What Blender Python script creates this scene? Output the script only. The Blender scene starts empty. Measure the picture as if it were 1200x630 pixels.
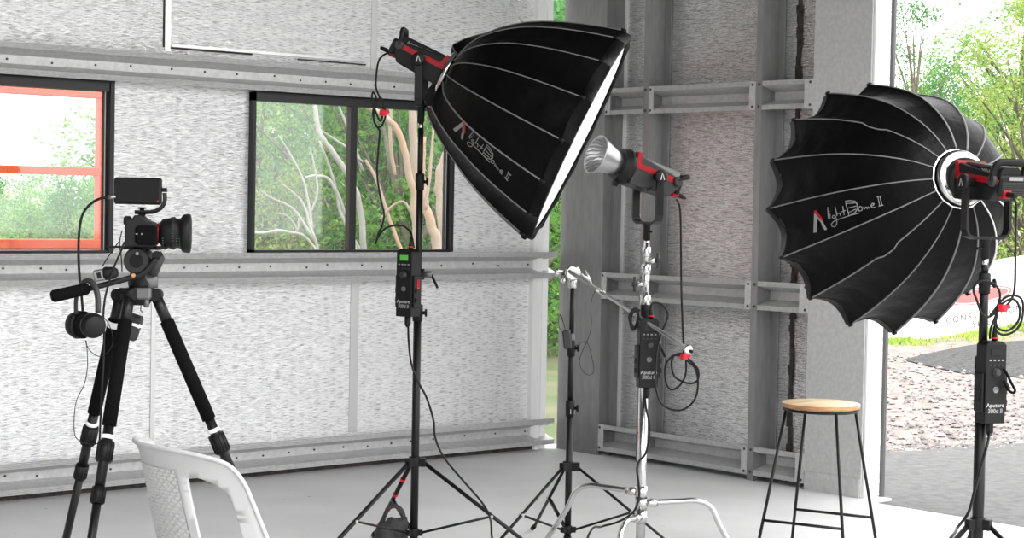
import bpy, math, random
from math import sin, cos, pi, radians, atan2, asin, sqrt, tan
from mathutils import Vector as V, Matrix, noise
from mathutils.bvhtree import BVHTree
from mathutils.geometry import delaunay_2d_cdt
random.seed(7)
scene = bpy.context.scene
COL = scene.collection
Z = V((0, 0, 1))

# ------------------------------------------------------------------ camera
FP, CH = 2172.0, 1.5
PHI, PITCH, ROLL = radians(48.7692), radians(2.00365), radians(1.08276)
CP = V((-7.73167, -8.37505, CH))
RH = V((sin(PHI), -cos(PHI), 0)); FH = V((cos(PHI), sin(PHI), 0))
FWD = FH * cos(PITCH) - Z * sin(PITCH)
UP0 = FH * sin(PITCH) + Z * cos(PITCH)
RT = RH * cos(ROLL) + UP0 * sin(ROLL)
UP = UP0 * cos(ROLL) - RH * sin(ROLL)
cam = bpy.data.cameras.new('camera'); co = bpy.data.objects.new('camera', cam); COL.objects.link(co)
cam.sensor_fit = 'HORIZONTAL'; cam.sensor_width = 36; cam.lens = 36 * FP / 1200
cam.clip_end = 500
mm = Matrix((RT, UP, -FWD)).transposed().to_4x4(); mm.translation = CP
co.matrix_world = mm
scene.camera = co
def ray(x, y): return FWD + RT * ((x - 600) / FP) + UP * ((315 - y) / FP)
def at(x, y, w): return CP + ray(x, y) * w
def fl(x, y, z=0.0):
    r = ray(x, y); return CP + r * ((z - CP.z) / r.z)
def onX(x, y, X=0.0):
    r = ray(x, y); return CP + r * ((X - CP.x) / r.x)
def onY(x, y, Y=0.0):
    r = ray(x, y); return CP + r * ((Y - CP.y) / r.y)

# --------------------------------------------------------------- materials
def nn(nt, t, **kw):
    n = nt.nodes.new(t)
    for k, v in kw.items():
        if hasattr(n, k): setattr(n, k, v)
    return n
def mat(name, col, rough=0.5, metal=0.0, vary=0.0, vscale=8, bump=0.0, bscale=40, stretch=(1, 1, 1), spec=None, col2=None, emit=None, coat=0):
    m = bpy.data.materials.new(name); m.use_nodes = True
    nt = m.node_tree; b = nt.nodes['Principled BSDF']
    c = (*col, 1) if len(col) == 3 else col
    b.inputs['Base Color'].default_value = c
    b.inputs['Roughness'].default_value = rough; b.inputs['Metallic'].default_value = metal
    if spec is not None: b.inputs['Specular IOR Level'].default_value = spec
    if coat: b.inputs['Coat Weight'].default_value = coat
    tc = nt.nodes.new('ShaderNodeTexCoord'); mp = nt.nodes.new('ShaderNodeMapping')
    nt.links.new(tc.outputs['Object'], mp.inputs['Vector']); mp.inputs['Scale'].default_value = stretch
    if vary or col2:
        no = nt.nodes.new('ShaderNodeTexNoise'); no.inputs['Scale'].default_value = vscale; no.inputs['Detail'].default_value = 6
        nt.links.new(mp.outputs[0], no.inputs['Vector'])
        r = nt.nodes.new('ShaderNodeValToRGB')
        a = col2 if col2 else tuple(max(0, x * (1 - vary)) for x in col)
        r.color_ramp.elements[0].position = .35; r.color_ramp.elements[1].position = .65
        r.color_ramp.elements[0].color = (*a, 1)
        r.color_ramp.elements[1].color = (*(min(1, x * (1 + vary * .6)) for x in col), 1)
        nt.links.new(no.outputs[0], r.inputs[0]); nt.links.new(r.outputs[0], b.inputs['Base Color'])
    if bump:
        n2 = nt.nodes.new('ShaderNodeTexNoise'); n2.inputs['Scale'].default_value = bscale; n2.inputs['Detail'].default_value = 5
        bp = nt.nodes.new('ShaderNodeBump'); bp.inputs['Strength'].default_value = bump; bp.inputs['Distance'].default_value = .01
        nt.links.new(mp.outputs[0], n2.inputs['Vector']); nt.links.new(n2.outputs[0], bp.inputs['Height']); nt.links.new(bp.outputs[0], b.inputs['Normal'])
    if emit: b.inputs['Emission Color'].default_value = (*emit[:3], 1); b.inputs['Emission Strength'].default_value = emit[3]
    return m

def foil_mat(name, base=.98, rough=.30, metal=.72, bmp=.45):
    m = bpy.data.materials.new(name); m.use_nodes = True; nt = m.node_tree; b = nt.nodes['Principled BSDF']; L = nt.links.new
    b.inputs['Metallic'].default_value = metal
    tc = nt.nodes.new('ShaderNodeTexCoord')
    def noise_(sc, scale, det=4):
        mp = nt.nodes.new('ShaderNodeMapping'); mp.inputs['Scale'].default_value = sc
        L(tc.outputs['Object'], mp.inputs['Vector'])
        n = nt.nodes.new('ShaderNodeTexNoise'); n.inputs['Scale'].default_value = scale; n.inputs['Detail'].default_value = det
        L(mp.outputs[0], n.inputs['Vector']); return n
    fine = noise_((.36, .36, 11), 52, 3)      # short horizontal creases
    vert = noise_((4, 4, .35), 7, 3)     # long vertical folds
    big = noise_((1, 1, 1), 3.2, 2)
    r = nt.nodes.new('ShaderNodeValToRGB'); r.color_ramp.elements[0].position = .36; r.color_ramp.elements[1].position = .46
    r.color_ramp.elements[0].color = (base * .34, base * .34, base * .34, 1); r.color_ramp.elements[1].color = (base, base, base, 1)
    L(fine.outputs[0], r.inputs[0])
    L(r.outputs[0], b.inputs['Base Color'])
    mr = nt.nodes.new('ShaderNodeMapRange'); mr.inputs[3].default_value = rough - .08; mr.inputs[4].default_value = rough + .12
    L(big.outputs[0], mr.inputs[0]); L(mr.outputs[0], b.inputs['Roughness'])
    a1 = nt.nodes.new('ShaderNodeMath'); a1.operation = 'MULTIPLY_ADD'; a1.inputs[1].default_value = .22
    L(vert.outputs[0], a1.inputs[0]); L(fine.outputs[0], a1.inputs[2])
    a2 = nt.nodes.new('ShaderNodeMath'); a2.operation = 'MULTIPLY_ADD'; a2.inputs[1].default_value = 1.0
    a2.inputs[1].default_value = .15; L(big.outputs[0], a2.inputs[0]); L(a1.outputs[0], a2.inputs[2])
    bp = nt.nodes.new('ShaderNodeBump'); bp.inputs['Strength'].default_value = bmp; bp.inputs['Distance'].default_value = .008
    L(a2.outputs[0], bp.inputs['Height']); L(bp.outputs[0], b.inputs['Normal'])
    return m

def floor_mat():
    m = mat('concrete', (.62, .62, .62), .55, 0, vary=.10, vscale=1.2, bump=.12, bscale=60)
    nt = m.node_tree; b = nt.nodes['Principled BSDF']; L = nt.links.new
    src = b.inputs['Base Color'].links[0].from_socket
    tc = nt.nodes.new('ShaderNodeTexCoord')
    n = nt.nodes.new('ShaderNodeTexNoise'); n.inputs['Scale'].default_value = 2.1; n.inputs['Detail'].default_value = 8; n.inputs['Roughness'].default_value = .65
    L(tc.outputs['Object'], n.inputs['Vector'])
    r = nt.nodes.new('ShaderNodeValToRGB'); r.color_ramp.elements[0].position = .66; r.color_ramp.elements[0].color = (0, 0, 0, 1); r.color_ramp.elements[1].position = .74
    r.color_ramp.elements[1].color = (.55, .55, .55, 1)
    L(n.outputs[0], r.inputs[0])
    mx = nt.nodes.new('ShaderNodeMixRGB'); mx.inputs[2].default_value = (.50, .36, .27, 1)
    L(r.outputs[0], mx.inputs[0]); L(src, mx.inputs[1])
    # small dark specks
    n2 = nt.nodes.new('ShaderNodeTexNoise'); n2.inputs['Scale'].default_value = 26; n2.inputs['Detail'].default_value = 2
    mp = nt.nodes.new('ShaderNodeMapping'); mp.inputs['Scale'].default_value = (1, .5, 1); mp.inputs['Rotation'].default_value = (0, 0, .7)
    L(tc.outputs['Object'], mp.inputs['Vector']); L(mp.outputs[0], n2.inputs['Vector'])
    r2 = nt.nodes.new('ShaderNodeValToRGB'); r2.color_ramp.elements[0].position = .74; r2.color_ramp.elements[0].color = (1, 1, 1, 1); r2.color_ramp.elements[1].position = .78
    r2.color_ramp.elements[1].color = (.45, .42, .40, 1)
    L(n2.outputs[0], r2.inputs[0])
    mu = nt.nodes.new('ShaderNodeMixRGB'); mu.blend_type = 'MULTIPLY'; mu.inputs[0].default_value = 1
    L(mx.outputs[0], mu.inputs[1]); L(r2.outputs[0], mu.inputs[2]); L(mu.outputs[0], b.inputs['Base Color'])
    return m

def glass_mat():
    m = bpy.data.materials.new('window_glass'); m.use_nodes = True; nt = m.node_tree
    for n in list(nt.nodes): nt.nodes.remove(n)
    o = nt.nodes.new('ShaderNodeOutputMaterial'); t = nt.nodes.new('ShaderNodeBsdfTransparent'); g = nt.nodes.new('ShaderNodeBsdfGlossy')
    t.inputs[0].default_value = (.95, .97, .96, 1); g.inputs[1].default_value = .03
    d = nt.nodes.new('ShaderNodeBsdfDiffuse'); d.inputs[0].default_value = (.9, .9, .9, 1)
    mx = nt.nodes.new('ShaderNodeMixShader'); mx.inputs[0].default_value = .06
    mx2 = nt.nodes.new('ShaderNodeMixShader')
    tc = nt.nodes.new('ShaderNodeTexCoord'); mp = nt.nodes.new('ShaderNodeMapping'); mp.inputs['Scale'].default_value = (1, 1, .4)
    no = nt.nodes.new('ShaderNodeTexNoise'); no.inputs['Scale'].default_value = 9; no.inputs['Detail'].default_value = 4
    mr = nt.nodes.new('ShaderNodeMapRange'); mr.inputs[1].default_value = .35; mr.inputs[2].default_value = .75; mr.inputs[3].default_value = .0; mr.inputs[4].default_value = .045
    L = nt.links.new
    L(tc.outputs['Object'], mp.inputs[0]); L(mp.outputs[0], no.inputs[0]); L(no.outputs[0], mr.inputs[0])
    L(t.outputs[0], mx.inputs[1]); L(g.outputs[0], mx.inputs[2]); L(mx.outputs[0], mx2.inputs[1]); L(d.outputs[0], mx2.inputs[2]); L(mr.outputs[0], mx2.inputs[0])
    L(mx2.outputs[0], o.inputs[0])
    return m

def leaf_mat(name, dark, light):
    m = bpy.data.materials.new(name); m.use_nodes = True; nt = m.node_tree; b = nt.nodes['Principled BSDF']; L = nt.links.new
    g = nt.nodes.new('ShaderNodeNewGeometry'); tc = nt.nodes.new('ShaderNodeTexCoord')
    no = nt.nodes.new('ShaderNodeTexNoise'); no.inputs['Scale'].default_value = 1.1; no.inputs['Detail'].default_value = 3
    L(tc.outputs['Object'], no.inputs['Vector'])
    ad = nt.nodes.new('ShaderNodeMath'); ad.operation = 'MULTIPLY_ADD'; ad.inputs[1].default_value = .45
    L(g.outputs['Random Per Island'], ad.inputs[0]); L(no.outputs[0], ad.inputs[2])
    r = nt.nodes.new('ShaderNodeValToRGB'); r.color_ramp.elements[0].position = .45; r.color_ramp.elements[1].position = .95
    r.color_ramp.elements[0].color = (*dark, 1); r.color_ramp.elements[1].color = (*light, 1)
    L(ad.outputs[0], r.inputs[0]); L(r.outputs[0], b.inputs['Base Color'])
    b.inputs['Roughness'].default_value = .6; b.inputs['Specular IOR Level'].default_value = .3
    tr = nt.nodes.new('ShaderNodeBsdfTranslucent'); L(r.outputs[0], tr.inputs[0])
    mx = nt.nodes.new('ShaderNodeMixShader'); mx.inputs[0].default_value = .4
    L(b.outputs[0], mx.inputs[1]); L(tr.outputs[0], mx.inputs[2]); L(mx.outputs[0], nt.nodes['Material Output'].inputs[0])
    return m

M = {}
M['foil'] = foil_mat('foil_insulation')
M['foilr'] = foil_mat('foil_insulation_smooth', .86, .17, .92, .75)
M['tape'] = mat('foil_tape', (.62, .62, .62), .35, .6, bump=.1, bscale=30)
M['galv'] = mat('galvanised_steel', (.52, .52, .52), .42, .2, vary=.10, vscale=40, bump=.05, bscale=200)
M['colsteel'] = mat('dull_galvanised_steel', (.27, .27, .27), .45, .6, vary=.10, vscale=30, bump=.06, bscale=160, stretch=(1, 1, .25))
M['flash_lit_side'] = mat('white_flashing_lit_side', (.85, .85, .85), .4, .1)  # also paints the daylit doorway side of the large column
M['darkgap'] = mat('dark_rust_gap', (.05, .04, .035), .9, vary=.5, vscale=30)
M['bolt'] = mat('dark_bolt', (.07, .07, .07), .4, .6)
M['floor'] = floor_mat()
M['alum'] = mat('charcoal_aluminium', (.022, .022, .023), .4, .1, spec=.3)
M['alum_l'] = mat('highlight_aluminium', (.45, .45, .45), .4, .5)
M['glass'] = glass_mat()
M['orange'] = mat('orange_paint', (.82, .088, .006), .4, 0, vary=.10, vscale=9)
M['orange_d'] = mat('orange_paint_deep', (.62, .045, .006), .45, 0, vary=.2, vscale=16)
M['black'] = mat('black_metal', (.006, .006, .006), .38, 0, spec=.28)
M['blackp'] = mat('black_plastic', (.007, .007, .007), .5, spec=.22)
M['blackm'] = mat('matt_black_foam', (.004, .004, .004), .9, bump=.3, bscale=300, spec=.08)
M['rubber'] = mat('black_rubber_cable', (.005, .005, .005), .45, spec=.25)
M['fabric'] = mat('black_softbox_fabric', (.0020, .0020, .0020), .45, 0, vary=.3, vscale=12, bump=.9, bscale=9, stretch=(1, 1, 1), spec=.09)
M['lining'] = mat('silver_lining', (.85, .85, .85), .22, .9, bump=.8, bscale=35)
M['piping'] = mat('grey_piping', (.16, .16, .16), .5)
M['pipingw'] = mat('pale_piping', (.75, .75, .75), .45)
M['diff'] = mat('white_diffusion_cloth', (.92, .92, .92), .7)
M['chrome'] = mat('chrome_steel', (.58, .58, .58), .2, 1.0)
M['silver'] = mat('silver_metal', (.33, .33, .33), .32, .9)
M['grey'] = mat('grey_plastic', (.030, .030, .030), .45, 0, spec=.3)
M['midgrey'] = mat('mid_grey_metal', (.13, .13, .13), .4, .4)
M['red'] = mat('red_anodised', (.30, .003, .010), .4, 0, spec=.3)
M['redv'] = mat('red_velcro', (.75, .01, .03), .7)
M['white'] = mat('white_print', (.45, .45, .45), .6)
M['greyprint'] = mat('grey_print', (.22, .22, .22), .6)
M['screen'] = mat('dark_screen', (.008, .008, .009), .25, spec=.3)
M['lcd'] = mat('green_lcd', (.05, .20, .03), .3, emit=(.06, .35, .03, .25))
M['plastic'] = mat('white_plastic', (.44, .44, .44), .5, bump=.02, bscale=60)
M['wood'] = mat('light_wood', (.88, .70, .48), .4, 0, col2=(.62, .42, .23), vscale=5, stretch=(1, 8, 1))
M['woodedge'] = mat('ply_edge_wood', (.50, .27, .11), .5, 0, col2=(.32, .16, .07), vscale=20, stretch=(1, 1, 8))
M['bag'] = mat('worn_black_canvas', (.03, .03, .03), .75, vary=.5, vscale=25, bump=.8, bscale=25)
M['asphalt'] = mat('grey_asphalt', (.145, .145, .145), .9, vary=.22, vscale=16, bump=.5, bscale=120)
M['dirt'] = mat('pale_dirt', (.36, .295, .275), .95, col2=(.20, .165, .15), vscale=9, bump=.8, bscale=30)
M['gravel'] = mat('dark_gravel', (.10, .10, .10), .95, col2=(.03, .03, .03), vscale=22, bump=1, bscale=40)
M['grass'] = leaf_mat('grass_blades', (.22, .38, .05), (.62, .75, .22))
M['soil'] = mat('forest_ground', (.16, .15, .09), .95, col2=(.08, .12, .04), vscale=1.5)
M['signw'] = mat('white_sign_board', (.92, .92, .92), .6)
M['signgrey'] = mat('faded_grey_print', (.07, .07, .07), .7)
M['signred'] = mat('faded_red_print', (.55, .18, .18), .7)
M['barkt'] = mat('tan_gum_bark', (.42, .25, .155), .8, col2=(.34, .30, .26), vscale=2.2, stretch=(1, 1, .35))
M['barkg'] = mat('pale_grey_bark', (.34, .33, .31), .8, col2=(.22, .21, .19), vscale=3)
M['barkd'] = mat('dark_bark', (.15, .13, .10), .9, vary=.3)
M['leafA'] = leaf_mat('mid_green_leaves', (.10, .27, .08), (.27, .46, .12))
M['leafB'] = leaf_mat('yellow_green_leaves', (.17, .31, .07), (.40, .48, .13))
M['leafC'] = leaf_mat('deep_green_leaves', (.06, .19, .08), (.16, .36, .11))
M['leafD'] = leaf_mat('pale_green_leaves', (.24, .38, .20), (.42, .52, .28))
M['stone'] = mat('pale_stone', (.33, .31, .30), .9, vary=.6, vscale=9)

# ----------------------------------------------------------------- builder
class MB:
    def __init__(s, T=None): s.v = []; s.f = []; s.T = T; s.smooth = []
    def add(s, vs, fs, smooth=False):
        o = len(s.v)
        for p in vs:
            p = V(p); s.v.append(s.T @ p if s.T else p)
        for f in fs: s.f.append([i + o for i in f]); s.smooth.append(smooth)
        return s
    def box(s, a, b, R=None, c=None):
        x0, y0, z0 = a; x1, y1, z1 = b
        vs = [V((x, y, z)) for x in (x0, x1) for y in (y0, y1) for z in (z0, z1)]
        if R is not None:
            c = V(c) if c is not None else V((0, 0, 0)); vs = [c + R @ (p - c) for p in vs]
        return s.add(vs, [(0, 1, 3, 2), (4, 6, 7, 5), (0, 4, 5, 1), (2, 3, 7, 6), (0, 2, 6, 4), (1, 5, 7, 3)])
    def rbox(s, a, b, r=.004):
        # box with chamfered edges
        x0, y0, z0 = a; x1, y1, z1 = b
        prof = [(y0 + r, z0), (y1 - r, z0), (y1, z0 + r), (y1, z1 - r), (y1 - r, z1), (y0 + r, z1), (y0, z1 - r), (y0, z0 + r)]
        cy, cz = (y0 + y1) / 2, (z0 + z1) / 2
        def sc(p, k): return (cy + (p[0] - cy) * (1 - 2 * k / (y1 - y0)), cz + (p[1] - cz) * (1 - 2 * k / (z1 - z0)))
        rings = [(x0, r), (x0 + r, 0), (x1 - r, 0), (x1, r)]
        vs = []
        for x, k in rings:
            for p in prof:
                q = sc(p, k); vs.append((x, q[0], q[1]))
        fs = []
        for i in range(3):
            for j in range(8): fs.append((i * 8 + j, i * 8 + (j + 1) % 8, (i + 1) * 8 + (j + 1) % 8, (i + 1) * 8 + j))
        fs.append(tuple(range(7, -1, -1))); fs.append(tuple(range(24, 32)))
        return s.add(vs, fs)
    def tube(s, pts, r, seg=8, cap=True, flat=1.0):
        pts = [V(p) for p in pts]; n = len(pts)
        rr = r if isinstance(r, (list, tuple)) else [r] * n
        vs = []; prev = None
        for i, p in enumerate(pts):
            t = (pts[min(i + 1, n - 1)] - pts[max(i - 1, 0)])
            if t.length < 1e-9: t = V((0, 0, 1))
            t.normalize()
            if prev is None:
                u = t.cross(Z) if abs(t.z) < .95 else t.cross(V((1, 0, 0)))
            else: u = prev - t * prev.dot(t)
            if u.length < 1e-6: u = t.orthogonal()
            u.normalize(); w = t.cross(u); prev = u
            for k in range(seg):
                a = 2 * pi * k / seg; vs.append(p + (u * cos(a) + w * sin(a) * flat) * rr[i])
        fs = []
        for i in range(n - 1):
            for k in range(seg):
                fs.append((i * seg + k, i * seg + (k + 1) % seg, (i + 1) * seg + (k + 1) % seg, (i + 1) * seg + k))
        s.add(vs, fs, True)
        if cap:
            o = len(s.v) - len(vs)
            s.f.append([o + k for k in range(seg - 1, -1, -1)]); s.smooth.append(False)
            s.f.append([o + (n - 1) * seg + k for k in range(seg)]); s.smooth.append(False)
        return s
    def lathe(s, O, ax, prof, seg=24, cap=True, smooth=True):
        # prof: list of (distance along axis, radius)
        O = V(O); ax = V(ax).normalized(); u = ax.orthogonal().normalized(); w = ax.cross(u)
        vs = []
        for d, r in prof:
            for k in range(seg):
                a = 2 * pi * k / seg; vs.append(O + ax * d + (u * cos(a) + w * sin(a)) * max(r, 1e-5))
        fs = []
        for i in range(len(prof) - 1):
            for k in range(seg):
                fs.append((i * seg + k, i * seg + (k + 1) % seg, (i + 1) * seg + (k + 1) % seg, (i + 1) * seg + k))
        n0 = len(s.v)
        s.add(vs, fs, smooth)
        if cap:
            s.f.append([n0 + k for k in range(seg - 1, -1, -1)]); s.smooth.append(False)
            s.f.append([n0 + (len(prof) - 1) * seg + k for k in range(seg)]); s.smooth.append(False)
        return s
    def prism(s, poly, A, B, f):
        # poly of (a,b) swept between parameters A and B by f(a,b,t)->point
        n = len(poly)
        vs = [f(a, b, A) for a, b in poly] + [f(a, b, B) for a, b in poly]
        fs = [(i, (i + 1) % n, n + (i + 1) % n, n + i) for i in range(n)]
        fs += [tuple(range(n - 1, -1, -1)), tuple(range(n, 2 * n))]
        return s.add(vs, fs)
    def build(s, name, m, parent=None, bevel=0, auto=True, solid=0):
        me = bpy.data.meshes.new(name)
        off = V((0, 0, 0)); p = parent
        while p is not None: off += p.location; p = p.parent
        me.from_pydata([tuple(v - off) for v in s.v], [], s.f)
        for pl, sm in zip(me.polygons, s.smooth): pl.use_smooth = sm
        me.update()
        import bmesh
        bm = bmesh.new(); bm.from_mesh(me); bmesh.ops.recalc_face_normals(bm, faces=bm.faces); bm.to_mesh(me); bm.free()
        o = bpy.data.objects.new(name, me); COL.objects.link(o)
        if m: me.materials.append(M[m] if isinstance(m, str) else m)
        if parent: o.parent = parent
        if solid:
            md = o.modifiers.new('thickness', 'SOLIDIFY'); md.thickness = solid; md.offset = 0
        if bevel:
            md = o.modifiers.new('bevel', 'BEVEL'); md.width = bevel; md.segments = 2; md.limit_method = 'ANGLE'
        return o

def tag(o, label=None, cat=None, group=None, kind=None):
    if label: o['label'] = label
    if cat: o['category'] = cat
    if group: o['group'] = group
    if kind: o['kind'] = kind
    return o
def thing(name, loc, label, cat, group=None):
    o = bpy.data.objects.new(name, None); COL.objects.link(o); o.location = loc; o.empty_display_size = .1
    bpy.context.view_layer.update() if False else None
    return tag(o, label, cat, group)
def cr(pts, n=8):
    """Catmull-Rom smoothing"""
    pts = [V(p) for p in pts]; P = [pts[0] * 2 - pts[1]] + pts + [pts[-1] * 2 - pts[-2]]; out = []
    for i in range(1, len(P) - 2):
        a, b, c, d = P[i - 1:i + 3]
        for k in range(n):
            t = k / n
            out.append(.5 * ((2 * b) + (c - a) * t + (2 * a - 5 * b + 4 * c - d) * t * t + (3 * b - a - 3 * c + d) * t ** 3))
    out.append(pts[-1]); return out
def text(s_, size, T, m, name, parent, align='CENTER', depth=.0004, bold=0, sp=1):
    cu = bpy.data.curves.new('txt', 'FONT'); cu.body = s_; cu.size = size; cu.align_x = align; cu.extrude = depth; cu.offset = bold; cu.space_character = sp
    ob = bpy.data.objects.new('txt', cu); COL.objects.link(ob)
    dg = bpy.context.evaluated_depsgraph_get(); me0 = bpy.data.meshes.new_from_object(ob.evaluated_get(dg))
    b = MB(); b.add([T @ v.co for v in me0.vertices], [tuple(p.vertices) for p in me0.polygons])
    bpy.data.objects.remove(ob); bpy.data.curves.remove(cu); bpy.data.meshes.remove(me0)
    return b.build(name, m, parent)
def merge(target, objs):
    """print goes into the mesh of the part it is printed on, as extra materials"""
    vs = [tuple(v.co) for v in target.data.vertices]; fs = [tuple(p.vertices) for p in target.data.polygons]; mi = [0] * len(fs)
    mats = [target.data.materials[0]]
    for o in objs:
        k_ = len(vs); vs += [tuple(v.co) for v in o.data.vertices]; fs += [tuple(i + k_ for i in p.vertices) for p in o.data.polygons]
        m_ = o.data.materials[0]
        if m_ not in mats: mats.append(m_)
        mi += [mats.index(m_)] * len(o.data.polygons); bpy.data.objects.remove(o)
    me = bpy.data.meshes.new(target.name); me.from_pydata(vs, [], fs)
    for m_ in mats: me.materials.append(m_)
    for p, i in zip(me.polygons, mi): p.material_index = i
    target.data = me
def frame(o, x, y, z):
    m = Matrix((x, y, z)).transposed().to_4x4(); m.translation = o; return m

# ================================================================= SETTING
def S(o): o['kind'] = 'structure'; return o
WH = 4.3
b = MB()
b.prism([(-13.5, -13), (-.05, -13), (-.05, -2.44), (.14, -2.44), (.14, .16), (-13.5, .16)], -.15, 0, lambda a, c, t: V((a, c, t)))
S(b.build('floor', 'floor'))
# left (long) wall with two window openings
WZ0, WZ1 = 1.213, 2.075
W1 = (-5.4, -3.05); W2 = (-2.21, -.815)
b = MB()
xs = [-13.5, W1[0], W1[1], W2[0], W2[1], -.13]
def wallbox(x0, x1, z0, z1): b.box((x0, .1, z0), (x1, .112, z1))
wallbox(xs[0], xs[5], 0, WZ0); wallbox(xs[0], xs[5], WZ1, WH)
wallbox(xs[0], xs[1], WZ0, WZ1); wallbox(xs[2], xs[3], WZ0, WZ1); wallbox(xs[4], xs[5], WZ0, WZ1)
S(b.build('wall_left', 'foil'))
b = MB(); b.box((.13, -2.335, 0), (.18, -.38, WH)); S(b.build('wall_right', 'foilr'))
b = MB(); b.box((-13.5, -6.0, WH), (.2, .2, WH + .08)); S(b.build('ceiling', mat('dark_roof_sheet', (.10, .10, .10), .7)))  # out of view; added, cut short and darkened to steer the light
b = MB(); b.box((-13.6, -13, 0), (-13.5, .16, WH)); S(b.build('wall_back', 'colsteel'))
# curved white corner flashing at the end of the long wall
b = MB()
b.prism([(-.165, .06), (-.15, .035), (-.125, .03), (-.095, .05), (-.06, .04), (-.055, .12), (-.165, .12)], 0, WH, lambda a, c, t: V((a, c, t)))
S(b.build('trim_1', 'flash_lit_side'))
# horizontal girts
def girt_prof(z0, d, lip=.028):
    f = []
    n = 4
    for i in range(n):
        f.append((0 + (.0), z0 + lip * i / n)); f.append((.003, z0 + lip * (i + .5) / n))
    f += [(0, z0 + lip), (d, z0 + lip + .030), (d, z0 + .158 - lip - .030), (0, z0 + .158 - lip)]
    for i in range(n):
        f.append((0, z0 + .158 - lip + lip * i / n)); f.append((.003, z0 + .158 - lip + lip * (i + .5) / n))
    f.append((0, z0 + .158))
    back = [(y + .006 if y < d - .001 else y + .005, z) for y, z in f]
    # back outline
    bk = [(.008, z0 + .158), (.008, z0 + .158 - lip), (d + .004, z0 + .158 - lip - .030), (d + .004, z0 + lip + .030), (.008, z0 + lip), (.008, z0)]
    return f + bk
k = 2
for z0 in (.030, 1.054, 2.082):
    b = MB(); b.prism(girt_prof(z0, .085), -13.4, -.02, lambda a, c, t: V((t, a, c)))
    g = S(b.build('trim_%d' % k, 'galv')); k += 1
    x = -4.2; bb = MB()
    while x < -.1:
        bb.lathe((x, .085, z0 + .079 + random.uniform(-.006, .01)), (0, -1, 0), [(0, .006), (.005, .006), (.007, .003)], 6)
        x += random.choice((.14, .17, .2, .24))
    tag(bb.build('rivet_row', 'bolt', g), kind='stuff')
# vertical foil tapes
b = MB()
b.box((-1.515, .094, .19), (-1.46, .1, 1.054)); b.box((-2.795, .094, .19), (-2.77, .1, 1.054))
b.box((-1.40, .094, 2.24), (-1.36, .1, WH)); b.box((-2.735, .095, 2.26), (-2.70, .1, WH))
b.box((-2.70, .090, 2.285), (-1.42, .1, 2.30))
S(b.build('trim_%d' % k, 'tape')); k += 1
b = MB()
b.box((-2.745, .096, 2.28), (-2.735, .1, WH))
b.box((-2.70, .089, 2.275), (-2.2, .1, 2.283))
b.box((-1.9, .089, 2.268), (-1.44, .1, 2.275))
S(b.build('trim_%d' % k, 'darkgap')); k += 1
b = MB(); x = -13.4
while x < -.1:
    dx = random.uniform(.1, .3); b.box((x, .05, 0), (min(x + dx, -.05), .105, .03 + random.uniform(-.006, .0))); x += dx
S(b.build('trim_%d' % k, 'darkgap')); k += 1

# corner column, studs, large column
def steel(name, polys, m='colsteel', z1=WH):
    bm_ = MB()
    for p in polys: bm_.prism(p, 0, z1, lambda a, c, t: V((a, c, t)))
    return S(bm_.build(name, m))
def rect(x0, x1, y0, y1): return [(x0, y0), (x1, y0), (x1, y1), (x0, y1)]
steel('trim_%d' % k, [[(0, 0), (0, -.37), (.06, -.37), (.06, -.40), (.13, -.40), (.13, 0)]]); CK = k; k += 1
for y0, y1 in ((-.69, -.737), (-1.557, -1.603)):
    steel('trim_%d' % k, [[(0, y0), (0, y1), (.125, y1), (.125, y1 + .006), (.006, y1 + .006), (.006, y0)], rect(.118, .128, y1 - .05, y1 + .006)]); k += 1
st2 = k
steel('trim_%d' % k, [[(0, -1.965), (0, -2.345), (.13, -2.345), (.13, -1.965)]], 'galv'); BIG = k; k += 1
# pale strip painting daylight on the column's doorway side, and dark guide post
steel('trim_%d' % k, [rect(.012, .125, -2.36, -2.347)], 'flash_lit_side'); k += 1
steel('trim_%d' % k, [[(.135, -2.362), (.145, -2.357), (.155, -2.362), (.155, -2.382), (.145, -2.387), (.135, -2.382)]], 'midgrey'); k += 1
b = MB(); zz = 0.0
while zz < WH:
    dz = random.uniform(.02, .07); a = random.uniform(-.012, .004) if .2 < zz else -.005
    b.box((.120, -1.762 + a, zz), (.131, -1.742 + random.uniform(-.002, .012) * (1 if random.random() < .5 else 0), min(WH, zz + dz))); zz += dz
S(b.build('trim_%d' % k, 'darkgap')); k += 1
b = MB(); b.box((.122, -.42, 0), (.131, -.395, WH)); S(b.build('trim_%d' % k, 'flash_lit_side')); k += 1
# footing plates at the columns
b = MB(); b.box((-.006, -2.34, 0), (0, -1.97, .10)); S(b.build('trim_%d' % k, 'galv')); k += 1
b = MB(); b.box((-.005, -.365, 0), (0, -.01, .06)); S(b.build('trim_%d' % k, 'colsteel')); k += 1
# noggins between studs
for z0 in (.030, .944, 2.042):
    for y0, y1, cl, crr in ((-.37, -.69, .042, 0), (-.737, -1.557, .035, .042), (-1.603, -1.965, 0, .06)):
        b = MB(); b.prism(girt_prof(z0, .11, .026), y0, y1, lambda a, c, t: V((a, t, c)))
        g = S(b.build('trim_%d' % k, 'galv')); k += 1
        bb = MB(); bo = MB()
        if cl: bb.box((-.004, y0 - cl, z0), (.001, y0 - .001, z0 + .158))
        if crr: bb.box((-.004, y1 + .001, z0), (.001, y1 + crr, z0 + .158))
        if cl or crr: bb.build('cleat', 'galv', g)
        for yy in ([y0 - .015] if cl else [y0 + .018]) + ([y1 + .018] if crr else [y1 - .02]):
            for z_ in (z0 + .018, z0 + .14):
                bo.lathe((-.003, yy, z_), (-1, 0, 0), [(0, .008), (.004, .008), (.006, .005)], 8)
        bo.build('bolt', 'bolt', g)
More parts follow.
